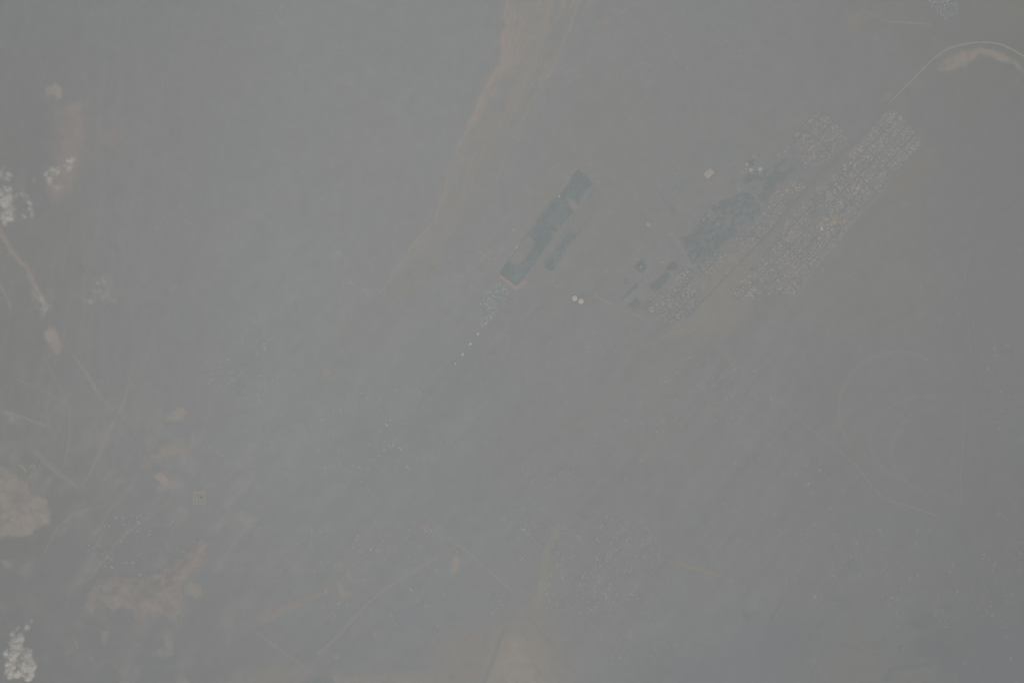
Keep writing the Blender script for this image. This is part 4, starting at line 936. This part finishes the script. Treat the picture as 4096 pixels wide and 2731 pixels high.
# conspicuous halls of the eastern plain
for (fr, x, y, l, w, a, c, lab) in [
  ('a33',430,770,36,20,-60,(142,142,131),'broad pale hall, largest of three in a row under the curving track'), ('a33',492,797,33,10,-60,(138,138,134),'narrow middle hall of three in a row under the curving track'),
  ('a33',627,832,30,10,-55,(136,136,132),'last narrow hall of three in a row under the curving track'), ('a33',1535,935,46,6,-65,(134,134,130),'thin long shed above the scrub wood'),
  ('a33',1038,1135,36,8,85,(132,132,128),'upright narrow shed left of the scrub wood'), ('a33',2225,1345,32,15,-70,(132,133,131),'broad grey hall at the dark south-east corner'),
  ('a33',285,25,42,5,42,(138,134,128),'thin tan shed at the top of the dark plain'), ('a33',495,212,60,5,-50,(132,132,127),'thin pale range with a bent end on the dark plain'),
  ('a33',1460,722,22,14,20,(134,134,130),'pale hall in the middle of the dark plain'), ('a33',1238,1252,18,20,0,(126,133,134),'bluish roofed hall in the small dark grove'),
  ('a33',1805,1390,20,14,0,(131,132,130),'pale hall in the dark grove beside the broad ditch'), ('a33',2157,40,36,10,-50,(132,129,124),'tan shed east of the long straight road'),
  ('a32',358,1130,52,11,-48,(142,141,133),'large pale hall of the hamlet beside the curving track'), ('a32',472,1176,26,18,-48,(142,141,134),'square pale hall of the hamlet beside the curving track'),
  ('a32',2050,982,82,5,28,(132,132,130),'very long thin range east of the long straight road'), ('a32',2262,1530,40,5,-45,(132,133,128),'thin pale shed at the edge of the plain, lower of two'),
  ('a32',2312,1480,32,5,-65,(132,133,128),'thin pale shed at the edge of the plain, upper of two'),
  ('a22',472,1052,52,6,62,(150,148,138),'long cream range on its own above the hamlet junction'), ('a22',588,1036,34,6,45,(147,145,138),'cream range with a short end beside the longest one'),
  ('a22',432,1235,52,5,-58,(142,141,136),'thin range running down to the hamlet junction'), ('a22',252,1280,44,6,-48,(145,143,137),'cream range at the lower side of the hamlet junction'),
  ('a22',1040,1257,25,15,-45,(144,143,138),'broad pale hall between two hamlets'), ('a22',990,1237,12,11,0,(144,144,140),'small square pale building beside the broad hall between two hamlets'),
  ('a22',1875,728,15,14,0,(144,144,141),'lone square white building on the eastern plain'), ('a22',1040,780,26,14,60,(143,142,136),'pale building at the upper end of a straggling farm'),
  ('a22',1120,806,36,6,-50,(141,140,135),'thin shed of the straggling farm'), ('a22',1086,893,36,6,-45,(140,139,134),'thin shed below the straggling farm'),
  ('a22',726,792,24,7,50,(142,139,136),'lone tan shed on the bare centre of the plain'), ('a22',10,1475,36,6,45,(146,138,132),'tan range at the left end of the track junction'),
  ('v',148,167,54,8,38,(146,142,134),'tan range standing alone beside the track junction'), ('v',278,494,24,22,0,(151,151,146),'white square hall in the hamlet at the track junction'),
  ('v',248,486,18,16,0,(148,148,143),'small white square building beside the white square hall'), ('v',328,542,28,22,-45,(145,143,138),'pale broad building below the white square hall'),
  ('v',930,590,78,7,40,(144,143,138),'long pale range in the upper part of the big village'), ('v',818,500,64,5,42,(142,141,135),'pale range meeting another at a corner in the big village'),
  ('v',825,545,46,5,-48,(141,140,134),'short range closing the corner in the big village'), ('v',1332,508,40,9,38,(145,144,136),'cream hall in the upper middle of the big village'),
  ('v',1204,900,46,10,-52,(145,143,135),'cream hall standing upright in the middle of the big village'), ('v',852,796,38,12,42,(146,145,136),'broad cream hall in the left part of the big village'),
  ('v',1292,1157,40,10,38,(144,143,138),'pale hall in the lower middle of the big village'), ('v',1103,1265,52,14,45,(142,141,134),'broad pale hall in the lower left of the big village'),
  ('v',1403,703,44,6,42,(142,141,136),'thin range right of the middle of the big village'), ('v',1465,668,58,6,42,(140,140,136),'thin double range right of the middle of the big village'),
  ('v',1692,445,60,6,40,(142,142,138),'thin range at the upper right edge of the big village'), ('v',1632,398,46,6,40,(141,141,137),'second thin range at the upper right edge of the big village'),
  ('v',1555,790,150,4,-50,(137,137,135),'very long thin wall-like range in the right part of the big village'), ('v',1480,990,50,10,-40,(142,141,136),'courtyard range in the right part of the big village'),
  ('v',1370,1246,18,16,0,(148,148,142),'white square building in the lower middle of the big village'), ('v',558,538,36,10,-52,(142,141,135),'pale shed between the hamlet and the big village'),
  ('a23',720,1020,78,5,42,(142,142,138),'very long thin range at the lower end of the big village'), ('a23',655,1225,66,6,-50,(142,142,138),'bent thin range below the big village'),
  ('a23',1590,1193,60,5,45,(138,138,136),'upper thin shed of a parallel set below the village'), ('a23',1585,1225,46,5,45,(137,137,135),'lower thin shed of a parallel set below the village'),
  ('a23',1440,1240,18,12,40,(142,140,132),'small cream building left of the parallel thin sheds'), ('a31',1398,1211,22,10,20,(138,138,135),'pale hall of the hamlet above the ring track'),
  ('a20',1030,97,52,9,-65,(146,145,139),'long pale shed of a pair near the top of the riverbed plain'), ('a20',998,106,26,8,-65,(144,143,138),'short pale shed of a pair near the top of the riverbed plain'),
  ('a20',1035,243,24,10,50,(144,139,132),'tan shed beside the diagonal track over the riverbed plain'), ('a20',1207,193,12,12,0,(145,143,136),'small square cream building on the riverbed plain'),
]:
    B(fr, x, y, l, w, a, c, 'range_building' if l > 40 else 'hall_building', lab, 'building', 'u' if 'courtyard' in lab else 'g', 6)

# ------------------------------------------------------------------ trees: canopy masses of the plantation, groves and gardens
ico = bmesh.new(); bmesh.ops.create_icosphere(ico, subdivisions=1, radius=1.0)
IV = np.array([v.co[:] for v in ico.verts]); IF = np.array([[v.index for v in f.verts] for f in ico.faces]); ico.free()
keepf = IV[IF].mean(1)[:, 2] > -0.35
IF = IF[keepf]                                # 20-face crowns, open underneath
def canopy(name, spots, label, seed):
    rng = np.random.RandomState(seed); n = len(spots)
    sp = np.array(spots)                       # px, py, radius, r, g, b
    zz = np.array([hz(a, b) for a, b in sp[:, :2]])
    jit = 1 + rng.uniform(-.28, .28, (n, len(IV), 1))
    v = IV[None] * jit * np.stack([sp[:, 2], sp[:, 2], sp[:, 2] * .8], -1)[:, None, :]
    v[:, :, 0] += ((sp[:, 0] - PW / 2) * M)[:, None]; v[:, :, 1] += ((PH / 2 - sp[:, 1]) * M)[:, None]; v[:, :, 2] += (zz + sp[:, 2] * .75)[:, None]
    f = IF[None] + (np.arange(n) * len(IV))[:, None, None]
    c = np.repeat(sp[:, 3:6] * rng.uniform(.7, 1.3, (n, 1)), len(IV), 0)
    o = mesh_np(name, v.reshape(-1, 3), f.reshape(-1, 3), MAT_LEAF, c); o['kind'] = 'stuff'; o['label'] = label
def scatter(mask, n, rng, r0, r1, col, thr=.45):
    js, is_ = np.nonzero(mask > thr)
    if len(js) == 0: return []
    k = rng.randint(0, len(js), n)
    x = X0 + (is_[k] + rng.uniform(-.5, .5, n)) * STEP; y = Y0 + (js[k] + rng.uniform(-.5, .5, n)) * STEP
    return np.stack([x, y, rng.uniform(r0, r1, n), np.full(n, col[0]), np.full(n, col[1]), np.full(n, col[2])], -1).tolist()
rng = np.random.RandomState(5)
sp = {'irrigated_field': [], 'plantation': [], 'scrub_wood': []}
GREEN = (.095, .13, .11)
for reg, m, col in vegmask:
    area = (m > .45).sum() * STEP * STEP
    sp[reg] += scatter(m, int(area / (16 if reg == 'irrigated_field' else 11)), rng, 2.5, 4.5 if reg != 'irrigated_field' else 3.6, GREEN)
canopy('orchard_canopy', sp['irrigated_field'], 'dark green cover of low trees over the irrigated field', 1)
canopy('plantation_canopy', sp['plantation'], 'dark tree canopy of the plantation beside the town', 2)
canopy('scrub_canopy', sp['scrub_wood'], 'dark scrub wood on the south-east plain', 3)
tsp = []
for k, pts in TOWNP.items():
    m = poly_mask(pts, 6, 3) * (fbm(gx, gy, 26, 4, 821, ang=math.radians(-42), stretch=1.3) > -.05)
    tsp += scatter(m, int((m > .5).sum() * 25 / 60), rng, 2.5, 5, GREEN)
m = poly_mask(P('a30', [(1440,-20),(1770,-20),(1740,130),(1640,220),(1560,150)]), 6, 3)
tsp += scatter(m, 400, rng, 2.5, 5, GREEN)
canopy('garden_canopy', tsp, 'dark garden trees between the town houses', 4)
print({k: len(v) for k, v in sp.items()}, len(tsp))

# ------------------------------------------------------------------ clouds: small ragged cumulus at 4 km, built of hundreds of thin vapour puffs
cm, cnt_, cb = new_mat('cloud_vapour')
cb.inputs['Base Color'].default_value = (.98, .94, .84, 1); cb.inputs['Roughness'].default_value = 1; cb.inputs['Specular IOR Level'].default_value = 0
ca_n = cnt_.nodes.new('ShaderNodeAttribute'); ca_n.attribute_name = 'albedo'
cnt_.links.new(noise_mul(cnt_, cb, ca_n.outputs['Color'], 1 / 40.0, .7, 1.2), cb.inputs['Alpha'])
def cloud(label, fr, blobs, alt, thick, dens, seed):
    s = (H - alt) / H; rg = np.random.RandomState(seed)
    B_ = np.array([[*wpos(*P1(fr, x, y), alt)[:2], r * FS(fr) * M * s * 1.4, w] for (x, y, r, w) in blobs])
    ox, oy = B_[:, 0].mean(), B_[:, 1].mean()
    pad = B_[:, 2].max() * 1.6
    x0_, x1_, y0_, y1_ = B_[:, 0].min() - pad, B_[:, 0].max() + pad, B_[:, 1].min() - pad, B_[:, 1].max() + pad
    n = int((x1_ - x0_) * (y1_ - y0_) / 16.0)
    X = rg.uniform(x0_, x1_, n); Y = rg.uniform(y0_, y1_, n)
    wxn = fbm(X, Y, 55, 5, 901 + seed, gain=.65) * 62; wyn = fbm(X, Y, 55, 5, 951 + seed, gain=.65) * 62
    D = np.zeros(n)
    for bx, by, br, bw in B_:
        D = np.maximum(D, bw * np.exp(-1.1 * ((X + wxn - bx) ** 2 + (Y + wyn - by) ** 2) / br ** 2))
    F = fbm(X, Y, 46, 5, 1001 + seed, gain=.62)
    p = np.clip(D * (1.15 + .9 * F) + .25 * F * (D > .08) - .1, 0, 1.1)
    keep = rg.rand(n) < np.clip(.25 + p * 1.2, 0, 1) * (p > .02)
    X, Y, p = X[keep], Y[keep], p[keep]; n = len(X)
    pr = rg.uniform(8, 15, n) * (.85 + .4 * p); Z = rg.normal(0, .35, n) * thick * p
    ang_ = rg.rand(n) * 6.283; ca, sa = np.cos(ang_)[:, None], np.sin(ang_)[:, None]
    v = IV[None] * (1 + rg.uniform(-.3, .3, (n, len(IV), 1))) * pr[:, None, None] * np.stack([rg.uniform(.8, 1.7, n), rg.uniform(.6, 1.1, n), np.full(n, .3)], -1)[:, None, :]
    v = np.stack([v[:, :, 0] * ca - v[:, :, 1] * sa + (X - ox)[:, None], v[:, :, 0] * sa + v[:, :, 1] * ca + (Y - oy)[:, None], v[:, :, 2] + Z[:, None]], -1)
    f = IF[None] + (np.arange(n) * len(IV))[:, None, None]
    al = np.clip(p ** 1.5 * .10 * dens, .003, .3)
    o = mesh_np('cloud', v.reshape(-1, 3), f.reshape(-1, 3), cm, np.repeat(np.repeat(al, len(IV))[:, None], 3, 1), True); o.location = (ox, oy, alt)
    o['label'] = label; o['category'] = 'cloud'
    return o
ALT = 4000.0
cloud('brightest ragged white cloud over the dark scrub below the sandy hill', 'c', [(230,900,75,.9),(280,1000,85,1.1),(230,1120,80,1),(270,1240,90,1.1),(390,1320,70,1),(560,950,90,.7),(600,1080,95,.8),(540,1190,90,.8),(610,1320,90,.8),(350,700,100,.8),(300,540,75,.6),(435,570,50,.6),(360,420,60,.4),(665,1170,70,.8),(570,1420,60,.6),(200,1470,65,.5),(210,330,55,.4),(480,880,60,.5)], ALT, 90, 2.2, 1)
cloud('tiny faint wisp of cloud beside the brightest ragged cloud', 'c', [(565,350,55,.55),(580,300,45,.4),(710,210,40,.35)], ALT, 60, 0.9, 2)
cloud('broken white cloud bank beside the red earth patch', 'e', [(10,1010,60,.8),(70,1170,80,1.1),(130,1060,90,.6),(150,1290,100,.6),(100,1420,100,.55),(190,1440,70,.5),(150,690,65,.6),(135,550,50,.4),(250,880,60,.4),(10,640,50,.5),(100,890,60,.4)], ALT, 90, 1.1, 3)
cloud('thin crescent wisp of cloud right of the broken cloud bank', 'e', [(430,1000,80,.4),(545,1130,55,.5),(560,1300,65,.55),(400,1420,60,.35),(570,1380,40,.4)], ALT, 60, 0.8, 4)
cloud('curled white wisp of cloud lying against the red earth patch', 'e', [(1040,590,70,.65),(950,600,60,.6),(850,610,50,.5),(930,720,55,.55),(945,810,60,.6),(1020,890,60,.55),(620,720,60,.35),(740,680,60,.3)], ALT, 60, 0.9, 5)
cloud('small cloud puff floating over the red earth patch', 'e', [(1270,400,50,.75),(1250,480,75,.45)], ALT, 60, 0.9, 6)
cloud('loose group of faint cloud wisps over the streaked western plain', 'a01', [(1035,1130,60,.5),(925,1105,55,.5),(820,1190,40,.4),(900,1035,35,.45),(960,1215,40,.35),(975,1000,30,.4)], ALT, 60, 0.35, 7)
cloud('faint cloud puff at the end of the sandy diagonal band', 'a01', [(405,1265,55,.55),(360,1195,60,.4),(325,1120,40,.35)], ALT, 60, 0.5, 8)

# ------------------------------------------------------------------ the air
hm = bpy.data.materials.new('haze_air'); hm.use_nodes = True; nt = hm.node_tree; nt.nodes.remove(nt.nodes['Principled BSDF'])
pv = nt.nodes.new('ShaderNodeVolumePrincipled')
pv.inputs['Density'].default_value = HAZE_DEPTH / H; pv.inputs['Color'].default_value = (*HAZE_TINT, 1)
pv.inputs['Absorption Color'].default_value = (1, 1, 1, 1); pv.inputs['Anisotropy'].default_value = 0.0
nt.links.new(pv.outputs[0], nt.nodes['Material Output'].inputs['Volume'])
zmin = float(height.min()) - 6
bm = bmesh.new(); bmesh.ops.create_cube(bm, size=1.0)
for v in bm.verts: v.co = (v.co.x * 2 * (FARR + 1500), v.co.y * 2 * (FARR + 1500), H + 60 if v.co.z > 0 else zmin)
me = bpy.data.meshes.new('haze'); bm.to_mesh(me); bm.free(); me.materials.append(hm)
hz_o = bpy.data.objects.new('haze', me); COL.objects.link(hz_o); hz_o['kind'] = 'stuff'; hz_o['label'] = 'even pale haze filling the air over the whole plain'
